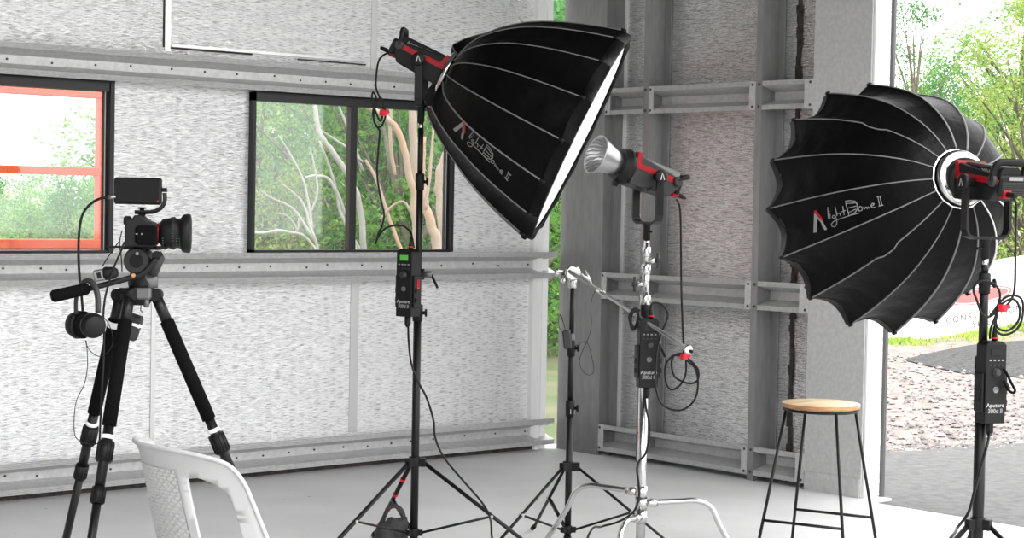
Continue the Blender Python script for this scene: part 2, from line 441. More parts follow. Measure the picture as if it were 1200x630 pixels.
# ---- windows
def window(n, x0, x1, z0, z1, mull, leftframe=.018, rf=.042):
    b = MB(); yf, yb = .055, .112
    b.box((x0, yf, z1 - .045), (x1, yb, z1)); b.box((x0, yf, z0), (x1, yb, z0 + .014))
    b.box((x0, yf, z0), (x0 + leftframe, yb, z1)); b.box((x1 - .022, yf - .01, z0), (x1, yb, z1))
    w = S(b.build('window_%d' % n, 'alum'))
    e = MB(); e.box((x0, yf - .012, z1), (x1, yf + .02, z1 + .012)); e.build('head_flashing', 'black', w)
    s_ = MB()
    s_.box((x1 - rf, yf + .022, z0 + .014), (x1 - .026, yb - .012, z1 - .045))
    for mx in mull:
        s_.box((mx - .036, yf + .005, z0 + .014), (mx - .012, yb - .012, z1 - .045)); s_.box((mx - .008, yf + .03, z0 + .014), (mx + .028, yb - .012, z1 - .045))
    s_.build('sash_stile', 'alum', w)
    l = MB(); l.box((x1 - rf + .002, yf + .018, z0 + .014), (x1 - rf + .006, yf + .024, z1 - .045))
    for mx in mull: l.box((mx - .011, yf + .02, z0 + .014), (mx - .008, yf + .028, z1 - .045))
    l.build('sash_highlight', 'alum_l', w)  # pale strips painting the highlights along the dark sash edges
    q = [x0 + leftframe] + [m_ for m_ in mull] + [x1 - rf]
    for a, c in zip(q[:-1], q[1:]):
        p = MB(); p.box((a + (.027 if a in mull else 0), .090, z0 + .012), (c - (.035 if c in mull else 0), .094, z1 - .043)); p.build('pane', 'glass', w)
window(1, W1[0], W1[1], WZ0, WZ1, [-4.2])
window(2, W2[0], W2[1], WZ0, WZ1, [-1.525])

# ---- outdoor ground
def hgt(x, y):
    # ground beyond the long wall falls away
    return -.06 - max(0, min(1, (y - .5) / 30)) * 3.2 if y > .5 and x < 6 else -.06
b = MB(); N = 60; vs = []; fs = []
X0, X1, Y0, Y1 = -60, 90, -60, 110
for i in range(N + 1):
    for j in range(N + 1):
        x = X0 + (X1 - X0) * i / N; y = Y0 + (Y1 - Y0) * j / N
        t = max(0, min(1, (y - x * .9 - 3) / 25)); vs.append((x, y, -.16 - 3.0 * t))
for i in range(N):
    for j in range(N): fs.append((i * (N + 1) + j, (i + 1) * (N + 1) + j, (i + 1) * (N + 1) + j + 1, i * (N + 1) + j + 1))
b.add(vs, fs, True); tag(b.build('ground', 'soil'), kind='structure')
# dirt yard on the right, strip of asphalt, dark gravel
def sheet(name, poly, z, m, th=.1):
    bb = MB(); bb.prism([(p[0], p[1]) for p in poly], z - th, z, lambda a, c, t: V((a, c, t))); return S(bb.build(name, m))
D1, D2 = V((sin(radians(28)), cos(radians(28)))), None
sheet('yard_dirt', [(-.04, -60), (60, -60), (60, 2), (30, 12), (14, 9), (6, 3.0), (.9, .6), (.9, -1.0), (-.04, -2.3)], -.03, 'dirt', .14)
a0, a1 = fl(1030, 531, -.015), fl(1200, 519, -.015)
dv = (a1 - a0); E0 = a0 - dv * .6; E1 = a1 + dv * 8
sheet('asphalt_apron', [(-.045, -2.455), (.2, -1.9), (E0.x, E0.y), (a0.x, a0.y), (a1.x, a1.y), (E1.x, E1.y), (E1.x, -50), (-.045, -50)], -.012, 'asphalt', .02)
gp = [fl(*p, -.02) for p in ((1058, 421), (1085, 414), (1130, 405), (1165, 400), (1240, 392), (1300, 412), (1240, 446), (1180, 440), (1130, 437), (1095, 430))]
b = MB(); cg = sum(gp, V()) / len(gp)
ring1 = [cg.lerp(p, .6) + Z * .05 for p in gp]
n = len(gp); b.add(gp + ring1 + [cg + Z * .1], [(i, (i + 1) % n, n + (i + 1) % n, n + i) for i in range(n)] + [(n + i, n + (i + 1) % n, 2 * n) for i in range(n)], True)
tag(b.build('gravel_heap', 'gravel'), 'low spread of dark gravel on the dirt yard beyond the doorway', 'gravel', kind='stuff')
# mulch / stones at the asphalt edge
def pebbles(name, pts, r0, r1, m, label, cat):
    bb = MB()
    for p in pts:
        r = random.uniform(r0, r1); q = V(p)
        d = [q + V((random.uniform(.7, 1.2) * r * a, random.uniform(.7, 1.2) * r * c, r * .6 * e)) for a, c, e in ((1, 0, 0), (-1, 0, 0), (0, 1, 0), (0, -1, 0), (0, 0, 1), (0, 0, -.6))]
        bb.add(d, [(0, 2, 4), (2, 1, 4), (1, 3, 4), (3, 0, 4), (2, 0, 5), (1, 2, 5), (3, 1, 5), (0, 3, 5)])
    return tag(bb.build(name, m), label, cat, kind='stuff')
pebbles('edge_gravel', [a0.lerp(a1, random.uniform(-.3, 2.2) ** 1.0) + V((random.gauss(.06, .10), random.gauss(.1, .1), 0)) for _ in range(900)], .006, .022, 'stone', 'loose pale stones along the far edge of the asphalt strip', 'gravel')
pebbles('yard_rubble', [fl(random.uniform(1030, 1260), random.uniform(412, 520), -.02) for _ in range(1600)], .008, .035, 'stone', 'scattered pale rubble and mulch on the pinkish dirt yard', 'rubble')
# ---- site banner outdoors, standing along a rising grass bank
base0 = at(985, 418, 21.5)
dr = (RH * .95 + FH * .28 + Z * .155).normalized(); upv = (Z - dr * Z.dot(dr)).normalized(); nrm = dr.cross(upv)
sg = thing('site_banner', base0, 'long white construction site warning banner standing across the dirt yard', 'sign')
T = frame(base0, dr, upv, nrm); LEN = 3.6
b = MB(T); b.box((0, .02, -.012), (LEN, .82, .012)); bn = b.build('panel', 'signw', sg)
for i in range(4):
    b = MB(); q = base0 + dr * (.04 + (LEN - .08) * i / 3) - nrm * .035; b.lathe(V((q.x, q.y, -.1)), Z, [(0, .022), (q.z + .93, .022)], 8); b.build('post', 'galv', sg)
def bpos(px, py):
    r = ray(px, py); d = (base0 - CP).dot(nrm) / r.dot(nrm); q = CP + r * d - base0; return q.dot(dr), q.dot(upv)
tx = []
for word, px, py, sz in (('CONSTRUCTION', 1108, 379, .105), ('SITE', 1139, 383, .105), ('UNAUTHORISED', 1112, 399, .07)):
    x, y = bpos(px, py)
    tx.append(text(word, sz, T @ Matrix.Translation((x, y, .0145)), 'signgrey', 'sign_text', sg, 'LEFT', .001, 0, 1.35))
x, y = bpos(1148, 346); rx, ry = .43, .10
def oval(k1, k2): return [(x + rx * k1 * cos(2 * pi * i / 32), y + ry * k2 * sin(2 * pi * i / 32)) for i in range(32)]
b = MB(T); b.add([(p[0], p[1], .0130) for p in oval(1, 1)] + [(p[0], p[1], .0130) for p in oval(.93, .86)], [(i, (i + 1) % 32, 32 + (i + 1) % 32, 32 + i) for i in range(32)])
b.add([(p[0], p[1], .0135) for p in oval(.88, .74)], [tuple(range(32))])
tx.append(b.build('red_oval', 'signred', sg)); merge(bn, tx)
# the bank under it
b = MB(); vs = []; fs = []; NB = 24
for i in range(NB + 1):
    t = -1.0 + (LEN + 6.0) * i / NB; q = base0 + dr * t; g = V((nrm.x, nrm.y, 0)).normalized(); zt_ = max(-.02, min(q.z, base0.z + .155 * LEN))
    w_ = random.uniform(-.05, .05)
    for d_, z_ in ((.9 + (zt_ + .1) * 1.5 + w_, -.06), (.12, zt_ + .015), (-.3, zt_ + .02), (-2.5, -.1)): p = q + g * d_; vs.append((p.x, p.y, z_))
for i in range(NB):
    for k_ in range(3): qn = i * 4 + k_; fs.append((qn, qn + 4, qn + 5, qn + 1))
b.add(vs, fs, True); S(b.build('yard_bank', 'dirt'))
b = MB()
for _ in range(5200):
    t = random.uniform(.15, LEN + 1.0); q = base0 + dr * t; g = V((nrm.x, nrm.y, 0)).normalized(); f_ = abs(random.gauss(0, .22)); zt_ = max(-.02, q.z)
    if noise.noise(V((t * 1.3, 0, 0))) < -.15 and random.random() < .8: continue
    p = q + g * (.06 + f_); p.z = zt_ + .015 - (zt_ + .07) * max(0, f_ - .06) / (.78 + (zt_ + .1) * 1.5)
    h = random.uniform(.02, .07); a = random.uniform(0, 2 * pi); d = V((cos(a), sin(a), 0)) * .012; l = V((random.uniform(-.03, .03), random.uniform(-.03, .03), h))
    b.add([p - d, p + d, p + l], [(0, 1, 2)])
tag(b.build('grass_strip', 'grass'), 'bright yellow-green grass verge at the foot of the white site banner', 'grass', kind='stuff')

# ---- orange frame outside window 1
YF = 1.0
def ox(px, py=200): return onY(px, py, YF)
og = thing('orange_steel_frame', (ox(122).x - 1.6, YF, -.1), 'tall orange steel frame standing right outside the left window', 'frame')
def obar(name, x0, x1, z0, z1, d=.03, m='orange'):
    bb = MB(); bb.rbox((x0, YF - d, z0), (x1, YF + d, z1), .004); return bb.build(name, m, og)
zt = lambda y: onY(60, y, YF).z
pl, pr = ox(113.5).x, ox(131.5).x
obar('post', pl, pl + .042, -.1, 2.6); obar('post', pr - .04, pr, -.1, 2.6)
obar('post', pl - 3.2, pl - 3.12, -.1, 2.6)
obar('top_rail', pl - 3.2, pr, zt(112.5), zt(99), .035)
obar('middle_rail', pl - 3.2, pr, zt(204.5), zt(195), .035, 'orange')
obar('bottom_rail', pl - 3.2, pr, zt(290.5), zt(280), .045)
obar('bottom_angle', pl - 3.2, pr, zt(299), zt(291), .03, 'orange_d')
obar('lock_plate', pl + .045, pr - .045, zt(258), zt(236), .008, 'orange_d')
obar('lock_plate', pl + .045, pr - .045, zt(282), zt(260), .006, 'orange_d')
bb = MB(); bb.rbox((-5.3, 2.2, -.1), (-3.5, 2.5, 3.0), .02); bb.build('reflected_body', 'orange', og)  # unseen orange box, added for its reflection in the right wall's foil
obar('tie_beam', pl - 3.2, pl - 3.1, .2, .3, .9)
for yy in (238, 258, 262):
    bb = MB(); bb.lathe((pl + .05, YF - .034, zt(yy)), (0, -1, 0), [(0, .007), (.006, .006)], 8); bb.build('bolt', 'galv', og)

# ============================================================== TREES
def leaves(bm_, c, rad, n, size, flat=1.0):
    for _ in range(n):
        while True:
            p = V((random.uniform(-1, 1), random.uniform(-1, 1), random.uniform(-1, 1)))
            if p.length <= 1: break
        p = c + V((p.x * rad, p.y * rad, p.z * rad * flat))
        a = V((random.gauss(0, 1), random.gauss(0, 1), random.gauss(0, 1))).normalized(); q = a.orthogonal().normalized()
        s_ = size * random.uniform(.6, 1.3)
        bm_.add([p - a * s_, p + q * s_ * .45, p + a * s_, p - q * s_ * .45], [(0, 1, 2, 3)])
def crown_mesh(seed, h, w, clumps, per, size, z0=.25, rad=.35, top=1.0):
    random.seed(seed); bm_ = MB()
    br = MB()
    tr = [V((0, 0, -.3)), V((random.uniform(-.1, .1) * h, random.uniform(-.1, .1) * h, h * .4)), V((random.uniform(-.1, .1) * h, random.uniform(-.1, .1) * h, h * .85))]
    tp = cr(tr, 5); br.tube(tp, [h * .022 * (1 - .8 * i / (len(tp) - 1)) for i in range(len(tp))], 7)
    for i in range(clumps):
        t = random.random(); z = h * (z0 + (1 - z0) * t)
        prof = sin(pi * min(1, .18 + .82 * t)) ** .6
        a = random.uniform(0, 2 * pi); r = w * prof * sqrt(random.random())
        c = V((cos(a) * r, sin(a) * r, z)); rr = rad * random.uniform(.6, 1.3)
        leaves(bm_, c, rr, per, size, .7)
        if i % 3 == 0:
            s0 = tp[min(len(tp) - 1, int(len(tp) * min(.95, max(.1, t * .8))))]
            br.tube(cr([s0, s0.lerp(c, .5) + Z * .1, c], 3), [h * .008, h * .006, h * .005, h * .004, h * .003, h * .002, h * .002], 5)
    return bm_, br
protos = {}
def proto(key, *a, leaf='leafA', bark='barkd'):
    lm, br = crown_mesh(*a)
    def mk(bm_, nm, mt):
        me = bpy.data.meshes.new(nm); me.from_pydata([tuple(v) for v in bm_.v], [], bm_.f)
        for pl_, sm in zip(me.polygons, bm_.smooth): pl_.use_smooth = sm
        me.materials.append(M[mt]); return me
    protos[key] = (mk(lm, 'foliage', leaf), mk(br, 'trunk', bark))
proto('bush_mid', 1, 6.0, 2.4, 110, 46, .085, .12, .55, leaf='leafA')
proto('bush_yel', 2, 5.5, 2.3, 110, 46, .085, .10, .55, leaf='leafB')
proto('bush_deep', 3, 6.5, 2.5, 120, 46, .085, .10, .55, leaf='leafC')
proto('bush_pale', 4, 6.0, 2.4, 110, 46, .085, .12, .55, leaf='leafD', bark='barkg')
proto('near_mid', 11, 6.0, 2.3, 150, 95, .042, .05, .45, leaf='leafA')
proto('near_yel', 12, 5.5, 2.2, 150, 95, .042, .05, .45, leaf='leafB')
proto('near_deep', 13, 6.5, 2.3, 160, 95, .042, .05, .45, leaf='leafC')
proto('near_pale', 14, 6.0, 2.3, 150, 95, .042, .05, .45, leaf='leafD', bark='barkg')
proto('gum_open', 5, 9.0, 2.6, 75, 60, .075, .25, .62, leaf='leafA', bark='barkg')
proto('gum_yel', 6, 9.5, 3.0, 95, 60, .075, .18, .70, leaf='leafB', bark='barkg')
desc = {'bush_mid': 'mid green bushy tree', 'bush_yel': 'yellow-green bushy tree', 'bush_deep': 'deep green bushy tree', 'bush_pale': 'pale green bushy tree', 'gum_open': 'tall open-crowned gum tree', 'gum_yel': 'tall yellow-green gum tree'}
def tree(key, px, w, ztop=None, s_=1.0, zb=-.2, where='', group=None, depth_name=None):
    p = at(px, 240, w); p.z = zb
    o = thing('bushy_tree' if key[:4] in ('bush', 'near') else 'gum_tree', p, where, 'tree', group)
    o.scale = s_ if isinstance(s_, tuple) else (s_, s_, s_); o.rotation_euler.z = random.uniform(0, 6.28)
    for me, nm in zip(protos[key], ('foliage', 'trunk')):
        c = bpy.data.objects.new(nm, me); COL.objects.link(c); c.parent = o
    return o
random.seed(11)
G1 = 'distant bush seen through the left window'
# seen through left window (distant, canopy line just above the horizon)
L1 = [('near_mid', -75, 46), ('near_pale', -35, 50), ('near_yel', 5, 44), ('near_mid', 40, 48), ('near_deep', 75, 52), ('near_yel', 108, 46), ('near_pale', 140, 50),
      ('near_deep', 180, 47), ('near_mid', 225, 50),
      ('near_yel', -55, 34), ('near_deep', -20, 33), ('near_yel', 22, 32), ('near_mid', 62, 33), ('near_yel', 96, 31), ('near_deep', 128, 33), ('near_mid', 165, 31),
      ('near_mid', -40, 27), ('near_yel', 0, 26.5), ('near_mid', 38, 27.5), ('near_deep', 80, 26), ('near_yel', 118, 27), ('near_pale', 56, 41), ('near_deep', -10, 42), ('near_mid', 25, 40.5), ('near_deep', 95, 43), ('near_mid', 122, 41)]
for key, px, w in L1:
    far = w > 40
    tree(key, px, w, s_=.88 if w > 43.5 else .80 if far else .74 if w > 29 else .66, zb=-3.2 if far else -3.0 if w > 29 else -2.7, where='%s %s behind the left window\'s orange frame' % (desc[key.replace('near_', 'bush_')], 'in the far row' if w > 43.5 else 'in the middle row' if far else 'in the near row' if w > 29 else 'in the closest row'), group=G1)
# trees seen through window 2
L2 = [('near_yel', 285, 25, 1.0), ('near_mid', 320, 22, .95), ('near_yel', 345, 20, .75), ('near_pale', 385, 25, 1.05), ('near_deep', 415, 21, .95), ('near_deep', 455, 23, 1.0), ('near_mid', 490, 20, .9),
      ('near_deep', 525, 24, 1.05), ('near_mid', 560, 21, .95), ('near_deep', 600, 23, 1), ('near_mid', 650, 24, 1.1), ('near_deep', 360, 29, 1.3), ('near_mid', 430, 30, 1.35), ('near_deep', 500, 30, 1.35), ('near_mid', 300, 30, 1.3), ('near_deep', 570, 30, 1.35), ('near_deep', 640, 30, 1.35),
      ('near_mid', 245, 27, 1.15)]
for key, px, w, s_ in L2:
    tree(key, px, w, s_=s_, zb=-2.3, where='%s filling the view behind the middle window' % desc[key.replace('near_', 'bush_')], group='bush close behind the middle window')
# right, beyond the doorway
L3 = [('near_mid', 1088, 31, (.5, .5, .70), 'open green gum tree left of the sky gap above the right softbox'),
      ('near_deep', 1064, 27, (.48, .48, .74), 'green leafy tree right beside the doorway post'),
      ('near_yel', 1204, 25, (.62, .62, .85), 'yellow-green leafy tree at the right edge above the softbox'),
      ('near_yel', 1150, 28, .62, 'low yellow-green tree showing just above the right softbox'),
      ('near_deep', 1205, 30, .80, 'deep green tree above the site banner at the right edge'),
      ('near_deep', 1100, 33, .62, 'deep green tree low behind the right softbox'),
      ('near_mid', 1235, 29, 1.05, 'green tree leaning in from the right edge of the yard'),
      ('near_deep', 1165, 36, .66, 'green tree farthest back behind the site banner')]
for key, px, w, s_, lb in L3: tree(key, px, w, s_=s_, zb=-.2, where=lb)

# gum trunks close outside window 2: one tree each, limbs as its parts
def gum(label, w, m, members):
    root = None
    for nm, pts, r0, r1, dw in members:
        ww = w + dw; P = cr([at(x, y, ww) for x, y in pts], 5); n_ = len(P)
        if root is None: root = thing('gum_tree', P[0].copy(), label, 'tree')
        R = [(r0 + (r1 - r0) * i / (n_ - 1)) * ww / FP * .8 for i in range(n_)]
        P2 = [p + V((random.gauss(0, 1), random.gauss(0, 1), random.gauss(0, .4))) * R[i] * .15 for i, p in enumerate(P)]
        bb = MB(); bb.tube(P2, R, 9); bb.build(nm, m, root)
gum('tan gum tree with an arched limb, left of the left stand pole', 15.5, 'barkt', [
    ('trunk', [(492, 560), (490, 400), (488, 300), (487, 230), (485, 185), (483, 100), (484, 20)], 6.5, 6, 0),
    ('limb', [(489, 300), (486, 240), (477, 190), (467, 155), (452, 138), (430, 124)], 5.5, 4.5, -.15),
    ('limb', [(484, 120), (470, 95), (459, 118), (457, 150), (459, 180), (463, 205)], 3, 2.6, .3),
    ('limb', [(487, 262), (475, 238), (462, 240), (446, 257)], 2, 2.2, .2),
    ('limb', [(487, 330), (460, 268), (446, 225), (436, 200), (428, 188)], 3, 2.2, .6)])
gum('stout leaning tan gum tree with a thin grey stem, right of the left stand pole', 16.2, 'barkt', [
    ('trunk', [(548, 565), (530, 400), (515, 300), (505, 262), (497, 235), (494, 205), (496, 160)], 9.5, 4.5, 0),
    ('limb', [(498, 245), (502, 215), (506, 178), (508, 150)], 3.2, 1.6, -.2)])
gum('tan gum tree bending right behind the left softbox edge', 17, 'barkt', [
    ('trunk', [(526, 565), (521, 400), (518, 268), (514, 215), (520, 188), (532, 168), (550, 140)], 6.5, 6, 0)])
gum('pale leaning gum tree with bare grey branches in the left pane of the middle window', 16.8, 'barkg', [
    ('trunk', [(450, 560), (434, 400), (424, 260), (413, 215), (395, 185), (380, 165), (372, 148), (368, 110)], 5.5, 3.2, 0),
    ('branch', [(428, 330), (404, 250), (392, 220), (382, 208), (368, 206), (358, 208)], 2.6, 2.0, -.6),
    ('branch', [(426, 300), (402, 256), (392, 215), (384, 190), (374, 165)], 2.6, 1.6, .5),
    ('branch', [(425, 190), (405, 172), (390, 162), (372, 150)], 2.4, 1.6, .1),
    ('branch', [(424, 200), (412, 160), (400, 132), (392, 105)], 2.6, 1.6, .3),
    ('branch', [(416, 180), (411, 140), (405, 105)], 2.2, 1.2, .3)])
gum('bare grey branched tree low in the left pane of the middle window', 15, 'barkg', [
    ('trunk', [(392, 590), (384, 400), (374, 300), (364, 268), (356, 240), (346, 228), (330, 215)], 3, 1.2, 0),
    ('branch', [(376, 300), (357, 277), (340, 272), (325, 270), (306, 273), (285, 270)], 1.8, 2.4, -.2),
    ('branch', [(372, 288), (352, 255), (340, 242), (318, 232), (306, 224)], 2.0, 1.3, .1),
    ('branch', [(366, 270), (362, 240), (355, 210), (340, 180), (326, 158)], 2.0, 1.0, .2),
    ('branch', [(364, 250), (372, 225), (368, 192), (363, 172)], 1.6, 1.0, .3),
    ('branch', [(350, 255), (349, 270), (345, 262), (335, 252), (322, 250)], 1.2, .9, .1)])
#PART2
def PT(l, w):
    """photo points (x, y[, w]) -> world points at real distances"""
    return [at(p[0], p[1], p[2] if len(p) > 2 else w) for p in l]

# ================================================= LIGHT STANDS
def stand(name, base, label, cat, az, R, zc, zb, poles, rl=.0085, group=None, rear=None, tape=None):
    """az: leg directions in degrees from the camera's right, counter-clockwise seen from above"""
    base = V((base.x, base.y, 0)); t = thing(name, base, label, cat, group)
    top = poles[-1][1]
    for i, (z0, z1, r) in enumerate(poles):
        b = MB(); b.lathe(base, Z, [(z0, r), (z1, r)], 20); b.build('pole', 'black', t)
        if i:
            b = MB(); rr = poles[i - 1][2]
            b.lathe(base, Z, [(z0 - .07, rr + .004), (z0 - .03, rr + .0055), (z0 - .005, rr + .0055), (z0, rr + .002)], 20); cl = b.build('collar', 'blackp', t)
            b = MB(); b.lathe(base + Z * (z0 - .035), RH, [(0, .007), (rr + .012, .007), (rr + .014, .016), (rr + .022, .016)], 8)
            b.build('lock_knob', 'blackp', cl)
    b = MB(); pr = poles[0][2]
    b.lathe(base, Z, [(zc - .02, pr + .006), (zc + .02, pr + .006)], 20)
    for a in az:
        d = RH * cos(radians(a)) + FH * sin(radians(a)); s = d.cross(Z)
        T = frame(base + Z * zc, d, s, Z); bb = MB(T); bb.box((0, -.014, -.02), (.046, .014, .016)); b.add(bb.v, bb.f)
    b.build('leg_collar', 'blackp', t, bevel=.002)
    b = MB(); b.lathe(base, Z, [(zb - .016, pr + .005), (zb + .016, pr + .005)], 20)
    for a in az:
        d = RH * cos(radians(a)) + FH * sin(radians(a)); s = d.cross(Z)
        T = frame(base + Z * zb, d, s, Z); bb = MB(T); bb.box((0, -.01, -.012), (.036, .01, .012)); b.add(bb.v, bb.f)
    b.build('brace_collar', 'blackp', t, bevel=.002)
    for j, a in enumerate(az):
        d = RH * cos(radians(a)) + FH * sin(radians(a))
        p0 = base + d * .040 + Z * (zc - .005); p1 = base + d * R + Z * .012
        b = MB(); b.tube([p0, p1], rl, 8, flat=.8); l = b.build('leg', 'black', t)
        b = MB(); b.tube([p0.lerp(p1, .96), base + d * (R + .012) + Z * .011], rl + .003, 8); b.build('foot', 'rubber', l)
        if tape is not None and j == tape:
            for q in (.22, .42, .62, .84):
                b = MB(); b.tube([p0.lerp(p1, q), p0.lerp(p1, q + .022)], rl + .0012, 10); b.build('tape_band', 'redv', l)
        m_ = p0.lerp(p1, .50); bp = base + d * .03 + Z * zb
        b = MB(); s = d.cross(Z) * .009
        b.tube([bp + s * .5, m_ + s * .5], .0052, 6); b.tube([bp - s * .5, m_ - s * .5], .0052, 6); b.build('brace', 'black', t)
        b = MB(); b.lathe(m_ - s * 1.4, s, [(0, .006), (.026, .006)], 8); b.build('rivet', 'galv', t)
    b = MB(); b.lathe(base, Z, [(.05, pr + .001), (.07, pr + .003)], 20); b.build('pole_cap', 'blackp', t)
    return t

# ================================================= LED LIGHT HEAD
def a_logo(b, cx, cz, h, y):
    """two-stroke caret emblem in the x-z plane"""
    b.add([(cx - h * .40, y, cz - h * .5), (cx - h * .22, y, cz - h * .5), (cx + .02 * h, y, cz + h * .5), (cx - .10 * h, y, cz + h * .5)], [(0, 1, 2, 3)])
    b.add([(cx + .0 * h, y, cz + h * .5), (cx + .10 * h, y, cz + h * .36), (cx + .42 * h, y, cz - h * .5), (cx + .24 * h, y, cz - h * .5)], [(0, 1, 2, 3)])
def led(pivot, axis, label, reflector=False, yl=.185, handle_up=True, knobside=-1, group=None):
    axis = axis.normalized(); yaw = V((axis.x, axis.y, 0)).normalized(); left = Z.cross(yaw)
    upb = axis.cross(left).normalized(); upb = upb if upb.z > 0 else -upb
    T = frame(pivot, axis, left, upb); TY = frame(pivot, yaw, left, Z)
    t = thing('studio_light', pivot, label, 'studio light', group)
    b = MB(T)   # hull
    side = [(-.125, .012), (-.118, -.012), (-.085, -.052), (.105, -.066), (.105, .06), (-.10, .034)]
    def hull(wd, poly):
        n = len(poly); q = [(x, -wd, z) for x, z in poly] + [(x, wd, z) for x, z in poly]
        return q, [tuple(range(n - 1, -1, -1)), tuple(range(n, 2 * n))] + [(i, (i + 1) % n, n + (i + 1) % n, n + i) for i in range(n)]
    b.add(*hull(.056, side)); b.build('housing', 'grey' if reflector else 'blackp', t, bevel=.006)
    b = MB(T); b.add(*hull(.0575, [(-.128, .018), (-.120, .006), (.098, .004), (.106, .004), (.106, .066), (.092, .066), (.080, .026), (-.112, .026)])); b.build('red_stripe', 'red', t)
    b = MB(T)
    cs = [(-.04, .024), (-.046, .034), (-.040, .056), (-.028, .062), (.028, .062), (.040, .056), (.046, .034), (.04, .024)]
    vs = [(x, y * k, z) for x, k in ((-.118, .9), (-.11, 1), (.07, 1), (.083, .85)) for y, z in cs]
    n = 8; b.add(vs, [(i * n + j, i * n + (j + 1) % n, (i + 1) * n + (j + 1) % n, (i + 1) * n + j) for i in range(3) for j in range(n)] + [tuple(range(n)), tuple(range(3 * n, 4 * n))])
    tb = b.build('top_bar', 'midgrey' if reflector else 'blackp', t)
    for sd in (-1, 1):
        # lettering along the side of the bar, reading front-to-back correctly from either side
        X = (axis * sd); Yd = (upb * .97 + left * (-sd) * .2).normalized()
        Tt = frame(pivot + axis * (-.012) + left * (-sd) * .0475 + upb * .0355, X, Yd, X.cross(Yd))
        text('Aputure', .022, Tt @ Matrix.Translation((-.03 * 1, .0, .0)), 'greyprint', 'printed_text', tb, 'CENTER', .0004, .0002)
        text('300d II', .022, Tt @ Matrix.Translation((.045, .0, .0)), 'greyprint', 'printed_text', tb, 'CENTER', .0004, .0002)
    b = MB(T); b.lathe((0, 0, 0), (1, 0, 0), [(.100, .055), (.105, .072), (.128, .074), (.134, .066), (.150, .066), (.155, .060)], 32); b.build('mount_ring', 'blackp', t)
    b = MB(T); b.box((.126, -.008, -.088), (.150, .008, -.066)); b.build('lock_lever', 'blackp', t, bevel=.003)
    # rear panel with grille and label plate
    b = MB(T)
    for i in range(9): b.box((-.123 + .004 * i, -.050, -.040 + .0055 * i * 0 - .0), (-.121 + .004 * i, .050, -.036)) if False else None
    b.rbox((-.136, -.052, -.030), (-.112, .052, .036), .006); rp = b.build('rear_panel', 'blackp', t)
    b = MB(T)
    for i in range(7): b.box((-.1375, -.046, -.026 + .0062 * i), (-.1355, .046, -.0235 + .0062 * i))
    b.build('grille', 'grey', rp)
    b = MB(T); b.box((-.1385, -.036, .020), (-.1365, .020, .032)); b.build('label_plate', 'greyprint', rp)
    b = MB(T); b.rbox((-.142, .008, -.040), (-.110, .040, -.012), .003); sk = b.build('power_socket', 'red', t)
    b = MB(T); b.lathe((-.139, .024, -.026), (-1, 0, 0), [(0, .009), (.030, .009), (.045, .006)], 12); b.build('plug', 'rubber', sk)
    # carry handle loop at the rear
    b = MB(T)
    hp = [(-.104, -.060, .016), (-.108, -.062, .05), (-.116, -.058, .070), (-.117, -.04, .078), (-.117, .04, .078), (-.116, .058, .070), (-.108, .062, .05), (-.104, .060, .016)] if handle_up else \
         [(-.100, -.060, .020), (-.118, -.063, .036), (-.140, -.060, .048), (-.147, -.04, .050), (-.147, .04, .050), (-.140, .060, .048), (-.118, .063, .036), (-.100, .060, .020)]
    b.tube(cr(hp, 4), .0135, 8, flat=.75); h = b.build('carry_handle', 'blackp', t)
    for s in (-1, 1):
        b = MB(T); b.lathe((-.104, .056 * s, .016), (0, s, 0), [(0, .020), (.012, .020), (.016, .014)], 20); b.build('handle_hinge', 'grey', h)
    # yoke
    b = MB(TY); yy = .088
    path = [(0, -yy, 0), (0, -yy, -yl + .03), (0, -yy + .008, -yl + .009), (0, -yy + .03, -yl), (0, yy - .03, -yl), (0, yy - .008, -yl + .009), (0, yy, -yl + .03), (0, yy, 0)]
    hw, th = .016, .005
    vs = []
    for i, p in enumerate(path):
        q0 = V(path[max(i - 1, 0)]); q1 = V(path[min(i + 1, 7)]); tg = (q1 - q0).normalized(); nr = V((0, -tg.z, tg.y))
        p = V(p)
        for sx, sn in ((-1, -1), (1, -1), (1, 1), (-1, 1)): vs.append(p + V((hw * sx, 0, 0)) + nr * th * sn)
    b.add(vs, [(i * 4 + j, i * 4 + (j + 1) % 4, (i + 1) * 4 + (j + 1) % 4, (i + 1) * 4 + j) for i in range(7) for j in range(4)] + [(0, 1, 2, 3), (28, 29, 30, 31)])
    y_ = b.build('yoke', 'black', t)
    for s in (-1, 1):
        b = MB(TY); b.lathe((0, s * .060, 0), (0, s, 0), [(0, .016), (.026, .016), (.028, .027), (.044, .027), (.047, .022), (.0475, .0)], 24); kb = b.build('yoke_knob', 'blackp', t)
        bb = MB(); a_logo(bb, 0, 0, .026, 0)
        Tl = frame(pivot + left * (s * .1082), yaw * (-s), left * s, Z)
        b = MB(Tl); b.add(bb.v, bb.f); b.add([(x, y, z) for x, y, z in bb.v], []); b.build('emblem', 'white', kb)
    b = MB(TY); b.tube([(.02, .066, -.045), (.045, .066, -.055)], .005, 8); b.build('tilt_lever', 'blackp', t)
    b = MB(TY); b.lathe((0, 0, -yl - .068), (0, 0, 1), [(0, .0145), (.055, .0145), (.060, .020), (.068, .020)], 16); rc = b.build('receiver', 'blackp', t)
    b = MB(TY); b.tube([(0, 0, -yl - .035), (0, .034, -yl - .035)], .005, 8); b.build('receiver_lever', 'blackp', rc)
    b = MB(TY); b.lathe((0, 0, -yl - .10), (0, 0, 1), [(0, .011), (.034, .011)], 12); b.build('spigot', 'chrome', rc)
